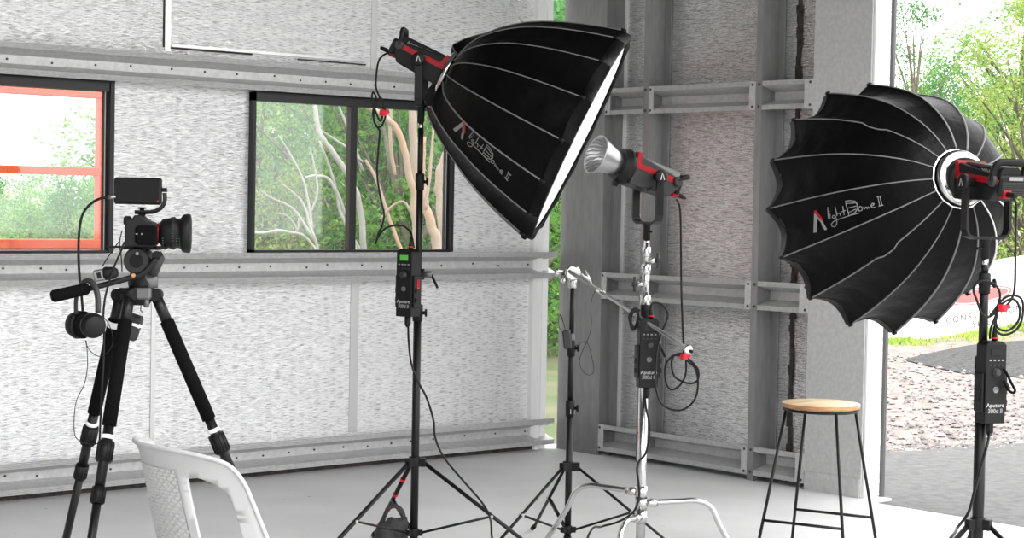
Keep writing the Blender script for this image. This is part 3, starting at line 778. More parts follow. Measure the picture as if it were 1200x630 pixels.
    if reflector:
        b = MB(T)
        b.lathe((0, 0, 0), (1, 0, 0), [(.150, .044), (.165, .046), (.255, .078), (.262, .080), (.262, .076), (.250, .072), (.160, .038), (.158, .0)], 48, cap=False)
        rf = b.build('reflector', 'silver', t)
        b = MB(T)
        # faceted inside
        prof = [(.158, .036), (.170, .042), (.185, .049), (.20, .0545), (.215, .060), (.23, .065), (.245, .0705), (.2605, .0765)]
        SG = 44; vs = []; fs = []
        for i, (d, r) in enumerate(prof):
            for k_ in range(SG):
                a = 2 * pi * (k_ + .5 * (i % 2)) / SG; rr = r - (.0022 if (i + k_) % 2 else -.0004); vs.append((d, cos(a) * rr, sin(a) * rr))
        for i in range(len(prof) - 1):
            for k_ in range(SG): fs.append((i * SG + k_, i * SG + (k_ + 1) % SG, (i + 1) * SG + (k_ + 1) % SG, (i + 1) * SG + k_))
        b.add(vs, fs); b.build('faceted_lining', 'silver', rf)
        b = MB(T); b.lathe((.159, 0, 0), (1, 0, 0), [(0, .034), (.003, .034)], 24); b.build('led_disc', 'diff', rf)
    b = MB(T)
    return t

# ================================================= SOFTBOX
PROF = [(0, .080), (.010, .115), (.030, .165), (.06, .210), (.10, .252), (.15, .293), (.20, .327), (.26, .358), (.33, .388), (.41, .416), (.49, .440), (.575, .463)]
def prof_at(u, Dp, R):
    x = u * (len(PROF) - 1); i = min(int(x), len(PROF) - 2); f = x - i
    s = PROF[i][0] * (1 - f) + PROF[i + 1][0] * f; r = PROF[i][1] * (1 - f) + PROF[i + 1][1] * f
    return s * Dp / .575, r * (1 + (R / .463 - 1) * u)
def dome(A, B, R, phase, label, start=None, kinks=(), sag=.075, pale=(), scall=.03, rodbulge=0.0):
    ax = (B - A).normalized(); Dp = (B - A).length - .03
    vdir = (Z - ax * Z.dot(ax)).normalized(); u_ = ax.cross(vdir).normalized()
    if u_.dot(-FH) < 0: u_ = -u_   # u_ points towards the camera side
    NR = 16; SUB = 8; PN = 22
    start = start or (lambda th: (0.0, 0.0))
    t = thing('octagonal_softbox', A, label, 'softbox', None)
    def P(th, u, k=1.0, off=0.0):
        s, r = prof_at(u, Dp, R)
        return A + ax * (s + off) + (vdir * cos(th) + u_ * sin(th)) * r * k
    def strip(th0, th1, mul=1.0, inset=0.0):
        vs = []
        for j in range(SUB + 1):
            f = j / SUB; th = th0 + (th1 - th0) * f; w_ = 4 * f * (1 - f)
            u0a, oa = start(th0 + 1e-4); u0b, ob = start(th1 - 1e-4); u0 = u0a + (u0b - u0a) * f; oo = oa + (ob - oa) * f
            ch = cos((th1 - th0) / 2) / cos(th - (th0 + th1) / 2)
            for i in range(PN + 1):
                u = u0 + (1 - u0) * i / PN
                kk = (ch + (1 - ch) * .0) * (1 - sag * w_ * u ** 2.2)
                fade = max(0, 1 - (u - u0) / .35)
                p = P(th, u, kk, oo * fade - scall * w_ * max(0, (u - .75) / .25) ** 2)
                # stretch creases fanning from the rods near the rim
                cre = .0035 * sin(i * 1.9 + j * .4) * w_ * min(1, max(0, (u - .25) * 2))
                s_, r_ = prof_at(u, Dp, R)
                rd = (vdir * cos(th) + u_ * sin(th))
                vs.append(p + rd * (cre - inset))
        fs = []
        for j in range(SUB):
            for i in range(PN): q = j * (PN + 1) + i; fs.append((q, q + 1, q + PN + 2, q + PN + 1))
        return vs, fs
    sh = MB(); ln = MB(); lip = MB()
    ths = [phase + 2 * pi * i / NR for i in range(NR + 1)]
    for i in range(NR):
        vs, fs = strip(ths[i], ths[i + 1]); sh.add(vs, fs, True)
        vs, fs = strip(ths[i], ths[i + 1], inset=.005); ln.add(vs, fs, True)
        # front lip folding inward to the diffuser
        lv = []
        for j in range(SUB + 1):
            f = j / SUB; th = ths[i] + (ths[i + 1] - ths[i]) * f; w_ = 4 * f * (1 - f)
            ch = cos(pi / NR) / cos(th - (ths[i] + ths[i + 1]) / 2); kk = ch * (1 - sag * w_)
            lv += [P(th, 1, kk, -scall * w_), P(th, 1, kk * .992, .034 - scall * w_ * .3), P(th, 1, kk * .965, .040 - scall * w_ * .2), P(th, 1, .885, .030)]
        lip.add(lv, [(j * 4 + q, j * 4 + q + 1, j * 4 + q + 5, j * 4 + q + 4) for j in range(SUB) for q in range(3)], True)
    bvh = BVHTree.FromPolygons(sh.v, sh.f)
    fab = sh.build('fabric_shell', 'fabric', t)
    ln.build('silver_lining', 'lining', t); lip.build('rim_lip', 'fabric', t)
    b = MB(); c = A + ax * (Dp + .024)
    ring = [c + (vdir * cos(2 * pi * k_ / 64) + u_ * sin(2 * pi * k_ / 64)) * R * .89 for k_ in range(64)]
    b.add(ring + [c + ax * .006], [(k_, (k_ + 1) % 64, 64) for k_ in range(64)], True); b.build('diffuser', 'diff', t)
    for i in range(NR):
        th = ths[i]; pts = []; u0, oo = start(th + (1e-4)); us, os_ = start(th - 1e-4)
        if us < u0: u0, oo = us, os_
        for j in range(25):
            u = u0 + (1 - u0) * j / 24; fade = max(0, 1 - (u - u0) / .35)
            kk = 1.004
            p = P(th, u, kk, oo * fade)
            if i in kinks and 10 <= j <= 12: p = p + (vdir * -sin(th) + u_ * cos(th)) * (.010 * (11 - abs(j - 11)) / 11) + ax * .0
            pts.append(p)
        b = MB(); b.tube(pts, .0042, 6, flat=.6); b.build('piping', 'pipingw' if i in pale else 'piping', t)
        b = MB(); e = pts[-1]; b.lathe(e - ax * .014, ax, [(0, .005), (.012, .007), (.020, .007), (.024, .003)], 8); b.build('rod_tip', 'blackp', t)
    b = MB(); b.lathe(A - ax * .022, ax, [(0, .068), (0, .090), (.010, .098), (.022, .096), (.028, .082), (.022, .070), (0.0, .068)], 48, cap=False); b.build('speed_ring', 'chrome', t)
    return t, bvh, ax

# logo strokes, traced in the photograph's own pixels on the right-hand softbox, carried to either fabric
LG = dict(
 wl=[(95, 310), (135, 345), (130, 545), (85, 552)],
 wr=[(118, 340), (150, 365), (200, 415), (228, 465), (255, 508), (230, 522), (195, 480), (178, 425), (130, 370)],
 rd=[(90, 280), (125, 275), (150, 312), (180, 350), (205, 385), (215, 430), (185, 398), (140, 350), (100, 315)])
ST = [[(262, 235), (272, 380)], [(290, 318), (290, 385)], [(286, 288), (288, 292)],
 [(352, 342), (325, 340), (317, 365), (340, 376), (358, 350)], [(356, 342), (372, 395), (376, 440), (350, 480), (315, 472), (306, 445), (340, 410), (400, 385), (520, 345), (650, 310)],
 [(352, 225), (378, 345)], [(370, 335), (392, 308), (410, 315), (426, 345)], [(446, 225), (465, 335)], [(422, 300), (482, 275)],
 [(480, 165), (500, 250), (525, 345)], [(480, 162), (540, 155), (600, 165), (626, 210), (625, 260), (590, 312), (527, 345)], [(606, 170), (633, 215), (631, 258), (600, 305)],
 [(492, 192), (606, 184)], [(505, 250), (616, 222)], [(518, 305), (606, 262)],
 [(662, 225), (640, 252), (650, 285), (680, 278), (690, 245), (662, 225)],
 [(705, 230), (712, 268), (728, 238), (742, 235), (748, 262), (762, 232), (780, 252)],
 [(790, 228), (825, 212), (832, 194), (808, 190), (792, 220), (812, 245), (845, 236)],
 [(862, 112), (922, 100)], [(886, 226), (944, 212)], [(880, 110), (903, 222)], [(906, 105), (928, 215)]]
def logo(t, bvh, f):
    def cast(p, lift=.0035):
        x, y = f(p[0] / 10.5 + 945, p[1] / 10.5 + 220); d = ray(x, y).normalized()
        h = bvh.ray_cast(CP, d)
        if h[0] is None: return CP + d * 7
        return h[0] - d * lift
    for nm, m in (('wl', 'greyprint'), ('wr', 'greyprint'), ('rd', 'red')):
        b = MB(); q = [cast(p) for p in LG[nm]]; c = sum(q, V()) / len(q)
        n_ = len(q); q2 = [p.lerp(c, .0) + (CP - p).normalized() * .001 for p in q]
        b.add(q + q2, [tuple(range(n_ - 1, -1, -1)), tuple(range(n_, 2 * n_))] + [(i, (i + 1) % n_, n_ + (i + 1) % n_, n_ + i) for i in range(n_)])
        b.build('emblem', m, t)
    b = MB()
    for s in ST:
        q = []
        for a_, c_ in zip(s[:-1], s[1:]):
            for k_ in range(3): q.append((a_[0] + (c_[0] - a_[0]) * k_ / 3, a_[1] + (c_[1] - a_[1]) * k_ / 3))
        q.append(s[-1]); b.tube([cast(p, .002) for p in q], .0016, 5)
    b.build('logo_text', 'greyprint', t)

# ================================================= CONTROL BOX
def control_box(c, yaw, label, pole, lcd='screen', W=.078, H=.275, D=.062, red=False, group='lamp control boxes clamped to the stands'):
    a = radians(yaw); n = -FH * cos(a) - RH * sin(a); xr = RH * cos(a) - FH * sin(a)
    T = frame(c, xr, -n, Z); t = thing('control_box', c - Z * H / 2, label, 'control box', None)
    b = MB(T); w, h, d = W / 2, H / 2, D / 2
    b.add([(-w, -d, -h), (w, -d, -h), (w, d, -h), (-w, d, -h), (-w, -d, h - .012), (w, -d, h - .012), (w, d, h - .012), (-w, d, h - .012), (-w + .012, -d + .004, h), (w - .012, -d + .004, h), (w - .012, d - .004, h), (-w + .012, d - .004, h)],
          [(0, 3, 2, 1), (0, 1, 5, 4), (1, 2, 6, 5), (2, 3, 7, 6), (3, 0, 4, 7), (4, 5, 9, 8), (5, 6, 10, 9), (6, 7, 11, 10), (7, 4, 8, 11), (8, 9, 10, 11)])
    b.build('case', 'blackp', t, bevel=.003)
    b = MB(T); b.box((-w * .52, -d - .002, h * .66), (w * .52, -d, h * .82)); b.build('screen', lcd, t)
    for r_ in range(2):
        for k_ in range(4):
            x = (-.6 + .4 * k_) * w; z = h * (.54 - .12 * r_)
            b = MB(T); b.box((x - .004, -d - .002, z - .0025), (x + .004, -d, z + .0025)); b.build('button', 'greyprint' if r_ == 0 else 'grey', t)
    b = MB(T); b.lathe((0, -d, h * .24), (0, -1, 0), [(0, .015), (.003, .015), (.004, .012), (.014, .011), (.016, .009)], 24); b.build('dial', 'grey', t)
    b = MB(T); b.lathe((0, -d, -h * .18), (0, -1, 0), [(0, .011), (.0015, .011), (.002, .008), (.0005, .007), (.0005, 0)], 24, cap=False); b.build('round_button', 'midgrey', t)
    Tt = frame(c + n * (d + .0006), xr, Z, n)
    text('Aputure', .020, Tt @ Matrix.Translation((0, -h * .60, 0)), 'white', 'printed_text', t, 'CENTER', .0004)
    text('300d II', .020, Tt @ Matrix.Translation((0, -h * .74, 0)), 'greyprint', 'printed_text', t, 'CENTER', .0004, .0006)
    for s in (-1, 1):
        b = MB(T); x0, x1 = sorted((s * w, s * (w + .010))); b.rbox((x0, -d * .75, -h * .72), (x1, d * .8, h * .22), .002); bp = b.build('battery_plate', 'blackp', t)
        b = MB(T); x0, x1 = sorted((s * (w + .009), s * (w + .016)))
        for z in (-h * .58, -h * .30): b.box((x0, -d * .5, z), (x1, -d * .1, z + .02))
        b.build('latch', 'blackp', bp)
        if red and s == 1:
            b = MB(T); x1 = w + .0115
            b.box((w + .009, -d * .1, -h * .18), (x1, d * .25, -h * .14)); b.box((w + .009, -d * .1, -h * .18), (x1, d * .0, h * .10)); b.box((w + .009, d * .2, -h * .18), (x1, d * .3, h * .1)); b.build('red_latch_mark', 'redv', bp)
    b = MB(T); b.lathe((0, 0, -h), (0, 0, -1), [(0, .012), (.006, .013), (.03, .013), (.045, .006)], 12); b.build('power_plug', 'rubber', t)
    b = MB(T); b.lathe((w * .25, 0, h), (0, 0, 1), [(0, .010), (.012, .010), (.030, .0075), (.05, .005)], 12); pg = b.build('lamp_plug', 'rubber', t)
    b = MB(T); b.lathe((w * .25, 0, h + .006), (0, 0, 1), [(0, .0108), (.005, .0108)], 12); b.build('red_band', 'redv', pg)
    # clamp to the pole
    pz = V((pole.x, pole.y, c.z + H * .12)); cc = c + n * (-d) ; cc.z = pz.z; dd = (pz - cc)
    b = MB(); b.tube([cc, pz], .014, 8); b.lathe(pz - Z * .022, Z, [(0, .026), (.044, .026)], 16); cl = b.build('clamp', 'blackp', t)
    hd = (RH * .9 - FH * .4).normalized()
    b = MB(); b.tube([pz + hd * .02, pz + hd * .065], .014, 8); b.build('clamp_jaw', 'midgrey', cl)
    b = MB(); b.tube([pz + hd * .06, pz + hd * .085 - Z * .045, pz + hd * .09 - Z * .055], .0055, 8); b.build('clamp_lever', 'blackp', cl)
    return t
def cable(pts, w, r, label, m='rubber', name='power_cable', cat='cable', sm=6, ties=(), group=None, floor_end=None):
    P = PT(pts, w)
    if floor_end:
        q = P[-1]; P.append(V((q.x + floor_end[0] * RH.x, q.y + floor_end[0] * RH.y, .3))) if q.z > .45 else None
        e = q + RH * floor_end[0] + FH * floor_end[1]; P.append(V((e.x, e.y, r))); e2 = e + RH * floor_end[2] + FH * floor_end[3]; P.append(V((e2.x, e2.y, r)))
    P = [V((p.x, p.y, max(p.z, r))) for p in cr(P, sm)]
    P = [V((p.x, p.y, max(p.z, r))) for p in P]
    root = thing(name, P[-1] if P[-1].z < P[0].z else P[0], label, cat, group) if ties else None
    b = MB(); b.tube(P, r, 7); o = b.build('cord' if ties else name, m, root)
    for (x, y, ww) in ties:
        c = at(x, y, ww); b = MB(); b.rbox((c.x - .013, c.y - .013, c.z - .012), (c.x + .013, c.y + .013, c.z + .012), .004)
        b.tube([c, c + RH * .025 + Z * .006], .007, 6); b.build('velcro_tie', 'redv', root)
    return root if ties else tag(o, label, cat, group)

# ------------------------------------------------- left light group
WL = 7.65
BL = at(488.0, 560, WL); BL.z = 0
rearL = fl(435, 625, .01)
aL = math.degrees(atan2((rearL - BL).dot(FH), (rearL - BL).dot(RH))); RL = (V((rearL.x, rearL.y, 0)) - BL).length
print('left stand rear leg', aL, RL)
A1, B1 = at(527, 87, 7.60), at(680, 162, 7.56)
ax1 = (B1 - A1).normalized()
piv1 = A1 - ax1 * .128
BLp = V((piv1.x, piv1.y, 0))
ztop1 = piv1.z - .185 - .09
TL = .55
stand('light_stand', BLp, 'tall black light stand under the left softbox', 'light stand', (aL, aL + 118, aL + 240), max(.5, min(.62, RL)), .43, .135,
      [(.05, 1.08, .0165), (1.08, 1.62, .0135), (1.62, ztop1, .0115)], .0105, tape=0)
led(piv1, ax1, 'black and red studio light mounted at the back of the left softbox')
def start1(th):
    d = math.degrees(th) % 360
    if 118 <= d <= 262: return (.10 + .22 * max(0, min(1, (200 - d) / 90)), -.075 + .05 * max(0, (200 - d) / 90))
    if 300 <= d <= 345: return (.10, -.06)
    return (0.0, 0.0)
t1, bvh1, _ = dome(A1, B1, 133.5 / FP * 7.60, radians(5), 'large black softbox on the left stand, opening faced right', start1, sag=.045, scall=.012)
def to_left(x, y):
    dx, dy = x - 955.0, y - 247.1
    e1, e2 = (74.8, -17.1), (.2, 25.3); det = e1[0] * e2[1] - e1[1] * e2[0]
    al = (dx * e2[1] - dy * e2[0]) / det; be = (e1[0] * dy - e1[1] * dx) / det
    return 544.2 + al * 52.7 - be * 12.1, 142.1 + al * 60.8 + be * 10.8
logo(t1, bvh1, to_left)
c1 = at(478.5, 331, 7.56)
control_box(c1, 34, 'lamp control box with lit green screen, on the left stand', BLp, 'lcd', red=True)
cable([(463, 62, 7.66), (452, 63), (444, 71), (441, 88), (441, 104), (447, 118), (452, 132), (448, 146), (441, 148), (437, 132), (441, 116), (437, 108), (436, 118), (440, 130), (446, 142), (449, 128), (446, 114), (440, 124), (438, 140), (443, 150), (445, 156), (443, 180), (442, 205), (446, 232), (450, 250), (448, 264), (444, 272), (440, 286), (443, 278), (451, 268), (462, 264), (473, 265), (481, 272), (483.5, 281, 7.58), (485, 290, 7.56)],
      7.62, .0042, 'thin lamp cable looping from the left studio light down to its control box', ties=((449, 132, 7.60),))
cable([(478.3, 381, 7.56), (479, 400), (482, 425), (489, 445), (500, 466), (508, 492), (510, 512), (520, 535), (542, 562), (563, 586), (573, 603), (576, 625, 7.3)], 7.5, .0045,
      'black mains cable dropping from the left control box past the stand leg', floor_end=(.0, -.05, -.3, -.4))
# sand bag on the left stand's foot
sb = at(462, 606, 7.72)
def bag():
    b = MB(); n1, n2 = 20, 12
    for k_ in range(1):
        vs = []; fs = []
        for i in range(n1):
            a = 2 * pi * i / n1
            for j in range(n2 + 1):
                ph = -pi / 2 + pi * j / n2
                r = cos(ph) ** .7 if cos(ph) > 0 else 0
                p = V((cos(a) * r * .072, sin(a) * r * .06, (sin(ph) * .075)))
                nz = noise.noise(p * 22) * .04; p = p * (1 + nz / .1) + V((0, 0, 0))
                p.z = (p.z + .072) * 1.25
                vs.append(V((sb.x, sb.y, 0)) + RH * p.x + FH * p.y + Z * max(.004, p.z - .0))
        for i in range(n1):
            for j in range(n2): fs.append((i * (n2 + 1) + j, ((i + 1) % n1) * (n2 + 1) + j, ((i + 1) % n1) * (n2 + 1) + j + 1, i * (n2 + 1) + j + 1))
        b.add(vs, fs, True)
    return b
root = thing('sandbag', V((sb.x, sb.y, 0)), 'worn black sandbag slumped at the foot of the left light stand', 'sandbag')
bag().build('sack', 'bag', root)
b = MB(); q = V((sb.x, sb.y, 0))
b.tube(cr([q - RH * .05 + Z * .13, q - RH * .035 + Z * .21, q + RH * .0 + Z * .235, q + RH * .035 + Z * .21, q + RH * .05 + Z * .13]), .012, 8, flat=.35); b.build('strap', 'bag', root)
b = MB(); b.tube(cr([q - RH * .07 + Z * .08 - FH * .02, q - FH * .062 + Z * .10, q + RH * .07 + Z * .07 - FH * .02]), .008, 8, flat=.4); b.build('strap', 'grey', root)

# ------------------------------------------------- boom stand in the middle
WB = 8.0
BB = at(668, 480, WB); BB.z = 0
rearB = fl(632, 624, .01); aB = math.degrees(atan2((rearB - BB).dot(FH), (rearB - BB).dot(RH))); print('boom rear', aB, (V((rearB.x, rearB.y, 0)) - BB).length)
ztb = at(671, 334, WB).z
stand('light_stand', BB, 'slim black light stand holding the silver boom arm', 'light stand', (aB, aB + 118, aB + 240), .52, .375, .10,
      [(.04, .66, .0145), (.66, .92, .0125), (.92, ztb, .0105)], .0078)
b = MB(); pzt = at(667.6, 481, WB - .0); 
b = MB(); b.box((BB.x - .012, BB.y - .0165, pzt.z - .012), (BB.x + .012, BB.y - .0145, pzt.z + .008)); tag(b.build('sticker', 'white'), 'small white sticker on the boom stand pole', 'sticker')
# boom arm
g0 = V((BB.x, BB.y, ztb)); ba = thing('boom_arm', g0, 'silver boom arm sloping down right from the slim black stand', 'boom arm')
pA, pB = at(671, 320, 7.93), at(806, 409, 7.05)
dA = (pB - pA).normalized()
b = MB(); b.tube([pA - dA * .03, pA + dA * ((pB - pA).length * .27)], .0085, 12); b.build('rod', 'silver', ba)
b = MB(); b.tube([pA + dA * ((pB - pA).length * .27), pB], .0075, 12); b.build('rod', 'silver', ba)
b = MB(); q = pA + dA * ((pB - pA).length * .27); b.tube([q - dA * .02, q + dA * .02], .0115, 12); b.build('rod_collar', 'chrome', ba)
b = MB(); b.lathe(g0 - Z * .012, Z, [(0, .014), (.002, .019), (.045, .019), (.05, .014), (.075, .014)], 16); b.build('grip_socket', 'chrome', ba)
gh = V((BB.x, BB.y, pA.z))
b = MB(); fd = (CP - gh); fd.z = 0; fd.normalize()
b.lathe(gh - fd * .010, fd, [(0, .032), (.012, .034), (.018, .026), (.022, .034), (.034, .034), (.038, .026)], 28); b.build('grip_head', 'chrome', ba)
b = MB(); b.lathe(gh - RH * .03, -RH, [(0, .012), (.03, .012), (.034, .018), (.048, .018)], 12); b.build('grip_knob', 'chrome', ba)
b = MB(); b.tube([gh + RH * .03 + Z * .0, gh + RH * .075 - Z * .03], .008, 8); b.tube([gh + RH * .055 + Z * .012, gh + RH * .085 - Z * .055], .006, 8); b.build('tee_handle', 'chrome', ba)
b = MB(); b.tube([gh - RH * .03 - Z * .02, gh - RH * .045 - Z * .045], .010, 8); b.build('tee_handle', 'chrome', ba)
b = MB(); b.lathe(pB - dA * .0 - fd * .016, fd, [(0, .018), (.032, .018), (.036, .012)], 16); ek = b.build('end_clamp', 'chrome', ba)
b = MB(); b.tube([pB, pB + dA * .030], .0065, 8); b.build('end_screw', 'blackp', ek)
# pocket transmitter
pk = at(664.5, 397, 7.93); tp = thing('wireless_transmitter', pk, 'small black wireless transmitter clipped to the slim black stand', 'transmitter')
T = frame(pk, (RH * .95 + Z * .15).normalized(), FH, (Z * .98 - RH * .12).normalized())
b = MB(T); b.rbox((-.018, -.012, -.042), (.018, .012, .040), .006); b.build('case', 'grey', tp)
b = MB(T); b.rbox((.018, -.006, -.01), (.034, .008, .02), .002); b.build('belt_clip', 'midgrey', tp)
b = MB(T); b.tube(cr([(-.004, 0, .04), (-.008, 0, .07), (-.02, 0, .11)]), .0018, 6); b.build('antenna', 'rubber', tp)
cable([(662, 384, 7.93), (658, 370), (655, 372), (655, 382), (660, 391, 7.93)], 7.92, .0012, 'tiny wire loop above the wireless transmitter', name='microphone_wire', cat='wire')
cable([(697, 341, 7.74), (692.5, 356), (693, 380), (689.5, 396), (683, 410), (679, 424), (684, 436), (692, 439), (696, 432), (692.5, 414), (688, 401), (681, 401), (674, 405, 7.95)], 7.8, .0013, 'thin wire hanging in a loop below the silver boom arm', name='microphone_wire', cat='wire')

# ------------------------------------------------- C-stand with open reflector light
WC = 7.45
axC = (-RH * .82 + Z * .31 - FH * .44).normalized()
pivC = at(759.5, 207, WC)
BC = V((pivC.x, pivC.y, 0))
print('cstand px check', )
led(pivC, axC, 'black and red studio light with silver reflector, on the chrome stand', reflector=True, handle_up=False)
cs = thing('c_stand', BC, 'chrome stand with turtle base under the reflector light', 'light stand')
zr = pivC.z - .185 - .10
zs = [at(754, 600, WC).z, at(757, 452, WC).z, at(757, 380, WC).z, at(758, 347, WC).z, at(759, 311, WC).z, at(759, 282, WC).z]
segs = [(.10, zs[1], .0185, 'chrome'), (zs[1], zs[2] + .02, .0150, 'chrome'), (zs[2], zs[3], .0195, 'blackp'), (zs[3], zs[4], .0145, 'chrome'), (zs[4], zr + .02, .0115, 'chrome')]
for z0, z1, r, m_ in segs:
    b = MB(); b.lathe(BC, Z, [(z0, r), (z1, r)], 24); b.build('pole', m_, cs)
for z, r in ((zs[3], .019), (zs[4], .017), (zs[4] + .07, .015)):
    b = MB(); b.lathe(BC, Z, [(z - .035, r), (z - .033, r + .002), (z + .004, r + .002), (z + .006, r - .001)], 20); b.build('collar', 'chrome', cs)
for z, sd, f_ in ((at(760, 305, WC).z, 1, 1), (at(750, 333, WC).z, -1, 1)):
    d = RH * sd; q = V((BC.x, BC.y, z))
    b = MB(); b.lathe(q + d * .012, d, [(0, .012), (.02, .012), (.022, .007), (.038, .007)], 10); kb = b.build('lock_boss', 'chrome', cs)
    b = MB(); b.tube([q + d * .046 - Z * .03, q + d * .046 + Z * .03], .0055, 8); b.lathe(q + d * .036, d, [(0, .011), (.02, .011)], 10); b.build('tee_handle', 'grey' , kb)
# legs: horizontal run, bend, down to floor
def cleg(az, z, run, foot):
    d = RH * cos(radians(az)) + FH * sin(radians(az)); o = V((BC.x, BC.y, 0))
    pts = cr([o + d * .03 + Z * z, o + d * (run * .6) + Z * (z + .004), o + d * (run - .03) + Z * (z + .004), o + d * (run + .03) + Z * (z - .025), o + d * (run + .075) + Z * (z - .11), o + d * foot + Z * .012], 6)
    b = MB(); b.tube(pts, .0115, 12); l = b.build('leg', 'chrome', cs)
    b = MB(); b.tube([pts[-1] + (pts[-2] - pts[-1]) * .3, pts[-1] - Z * .001], .0140, 10); b.build('foot', 'rubber', l)
    b = MB(); b.lathe(o + Z * (z - .026), Z, [(0, .024), (.052, .024)], 20); b.tube([o + d * .02 + Z * z, o + d * .068 + Z * z], .0165, 12)
    b.lathe(o + Z * z - d.cross(Z) * .03, d.cross(Z), [(0, .006), (.06, .006)], 8); b.build('leg_boss', 'chrome', cs)
zz = lambda y: 1.5 - (y - 241) * WC / FP
cleg(150, zz(577) , .27, .50)
cleg(14, zz(590), .27, .46)
cleg(245, zz(606), .18, .40)
b = MB(); b.lathe(BC, Z, [(.06, .016), (.10, .0185)], 20); b.build('pole_cap', 'chrome', cs)
c2 = at(759, 413, WC - .085)
control_box(c2, -8, 'lamp control box on the chrome stand behind the boom arm', BC)
cable([(793, 234, 7.37), (797, 246), (798, 290), (798.5, 340), (800, 380), (801, 412, 7.3), (797, 416), (788, 417), (780, 428), (780, 446), (786, 456), (796, 452), (803, 440), (804, 424), (802, 415), (792, 415), (787, 424), (790, 440), (800, 447), (811, 449), (818, 444), (818, 433), (811, 424), (803, 418), (806, 423), (815, 432), (818, 450), (814, 468), (802, 479), (788, 480), (775, 472), (769, 456), (768, 440), (770, 410), (775, 390), (781, 376), (782.5, 366), (776, 357), (767, 354.5), (763, 358), (761, 370, 7.38)],
      7.3, .0042, 'lamp cable hanging from the reflector light to a coil with red tie', ties=((801.5, 418, 7.29),), sm=5)
cable([(743, 385), (740, 380), (738, 372), (741, 364), (746, 362), (748, 369), (746, 380), (742, 386), (739, 378), (740, 368), (745, 363), (750, 364)], 7.38, .0062, 'short thick black cable coil strapped left of the chrome pole', name='cable_coil')
cable([(756, 465, 7.36), (757.5, 480), (761, 496), (760.5, 514), (756, 532), (749, 540), (746.5, 550), (748.5, 566), (749, 580), (745, 595), (737, 604), (722, 612), (704, 617), (690, 626, 7.0)], 7.38, .0045, 'black mains cable running down the chrome stand to the floor', floor_end=(-.1, -.05, -.3, -.3))

# ------------------------------------------------- right light group
A2, B2 = at(1126, 209, 6.34), at(1028, 245, 6.86)
ax2 = (B2 - A2).normalized(); piv2 = at(1157, 214, 6.21); ax3 = (A2 - piv2).normalized()
BR = V((piv2.x, piv2.y, 0)); zt3 = piv2.z - .185 - .09
stand('light_stand', BR, 'black light stand at the right edge under the right softbox', 'light stand', (205, 325, 88), .55, .455, .14,
      [(.05, 1.02, .0195), (1.02, 1.3, .0150), (1.3, zt3, .0115)], .0105)
led(piv2, ax3, 'black and red studio light behind the right softbox, rear grille showing')
def start2(th):
    d = math.degrees(th) % 360
    return (.07, 0.0)
t2, bvh2, _ = dome(A2, B2, 147 / FP * 6.86, radians(-21), 'large black softbox at the right, seen from behind', start2, sag=.075, scall=.02, kinks=(3, 7), pale=(11, 12))
logo(t2, bvh2, lambda x, y: (x, y))
c3 = at(1161, 447, 6.2)
control_box(c3, -18, 'lamp control box on the right stand beside the doorway', BR)
cable([(1181, 219, 6.15), (1186, 228), (1191, 240), (1190.5, 262), (1190, 300), (1189, 338), (1183, 354), (1170, 364), (1158, 371), (1150, 366), (1145, 352), (1141, 340), (1145, 331), (1155, 329), (1167, 334), (1172, 346), (1168, 360), (1160, 371), (1166, 362), (1176, 350), (1188, 346), (1198, 352), (1198, 372), (1191, 386), (1178, 392), (1168, 388), (1166, 374), (1172, 358), (1186, 350), (1194, 358), (1194, 374), (1184, 386), (1172, 386), (1167, 378), (1169, 366), (1164, 377), (1161, 386), (1160, 396, 6.19)],
      6.13, .0042, 'lamp cable with several loops hanging above the right control box', ties=((1175, 361, 6.12),), sm=5)
cable([(1176, 432, 6.17), (1180, 438), (1186, 450), (1189.5, 457), (1187, 460), (1181, 456), (1176, 446)], 6.16, .0045, 'short black strap loop on the right side of the right control box', name='strap_loop', cat='strap', m='blackm')
cable([(1160, 506, 6.2), (1157, 520), (1150, 545), (1142, 575), (1135, 600), (1122, 618), (1112, 632, 5.95)], 6.15, .0050, 'black mains cable curving down from the right control box', floor_end=(-.15, -.1, -.3, -.2))

# ------------------------------------------------- stool
WS = 7.87
sc = at(962, 473, WS); zs_ = .68; SC = V((sc.x, sc.y, 0)); st = thing('bar_stool', SC, 'round wooden seat bar stool on four thin black legs', 'stool')
b = MB(); b.lathe(SC, Z, [(zs_ - .003, .160), (zs_, .1635), (zs_ + .0015, .1645), (zs_ + .003, .1625), (zs_ + .0032, 0)], 64, cap=False); b.build('seat', 'wood', st)
b = MB(); b.lathe(SC, Z, [(zs_ - .018, .160), (zs_ - .016, .1655), (zs_ + .0008, .1655)], 64); b.build('seat_edge', 'woodedge', st)
b = MB(); rg = [SC + (RH * cos(2 * pi * i / 48) + FH * sin(2 * pi * i / 48)) * .157 + Z * (zs_ - .026) for i in range(49)]; b.tube(rg, .0065, 8); b.build('seat_ring', 'black', st)
feet = []; tops = []
for az in (194, 284, 14, 104):
    d = RH * cos(radians(az)) + FH * sin(radians(az)); p0 = SC + d * .158 + Z * (zs_ - .026); p1 = SC + d * .285 + Z * .006
    b = MB(); b.tube([p0, p1], .0068, 10); l = b.build('leg', 'black', st); feet.append((p0, p1))
    b = MB(); b.lathe(p1 - Z * .006, Z, [(0, .009), (.012, .009)], 10); b.build('foot_cap', 'rubber', l)
for i, j, f in ((0, 1, .72), (3, 2, .72)):
    b = MB(); b.tube([feet[i][0].lerp(feet[i][1], f), feet[j][0].lerp(feet[j][1], f)], .0062, 10); b.build('footrest_bar', 'black', st)

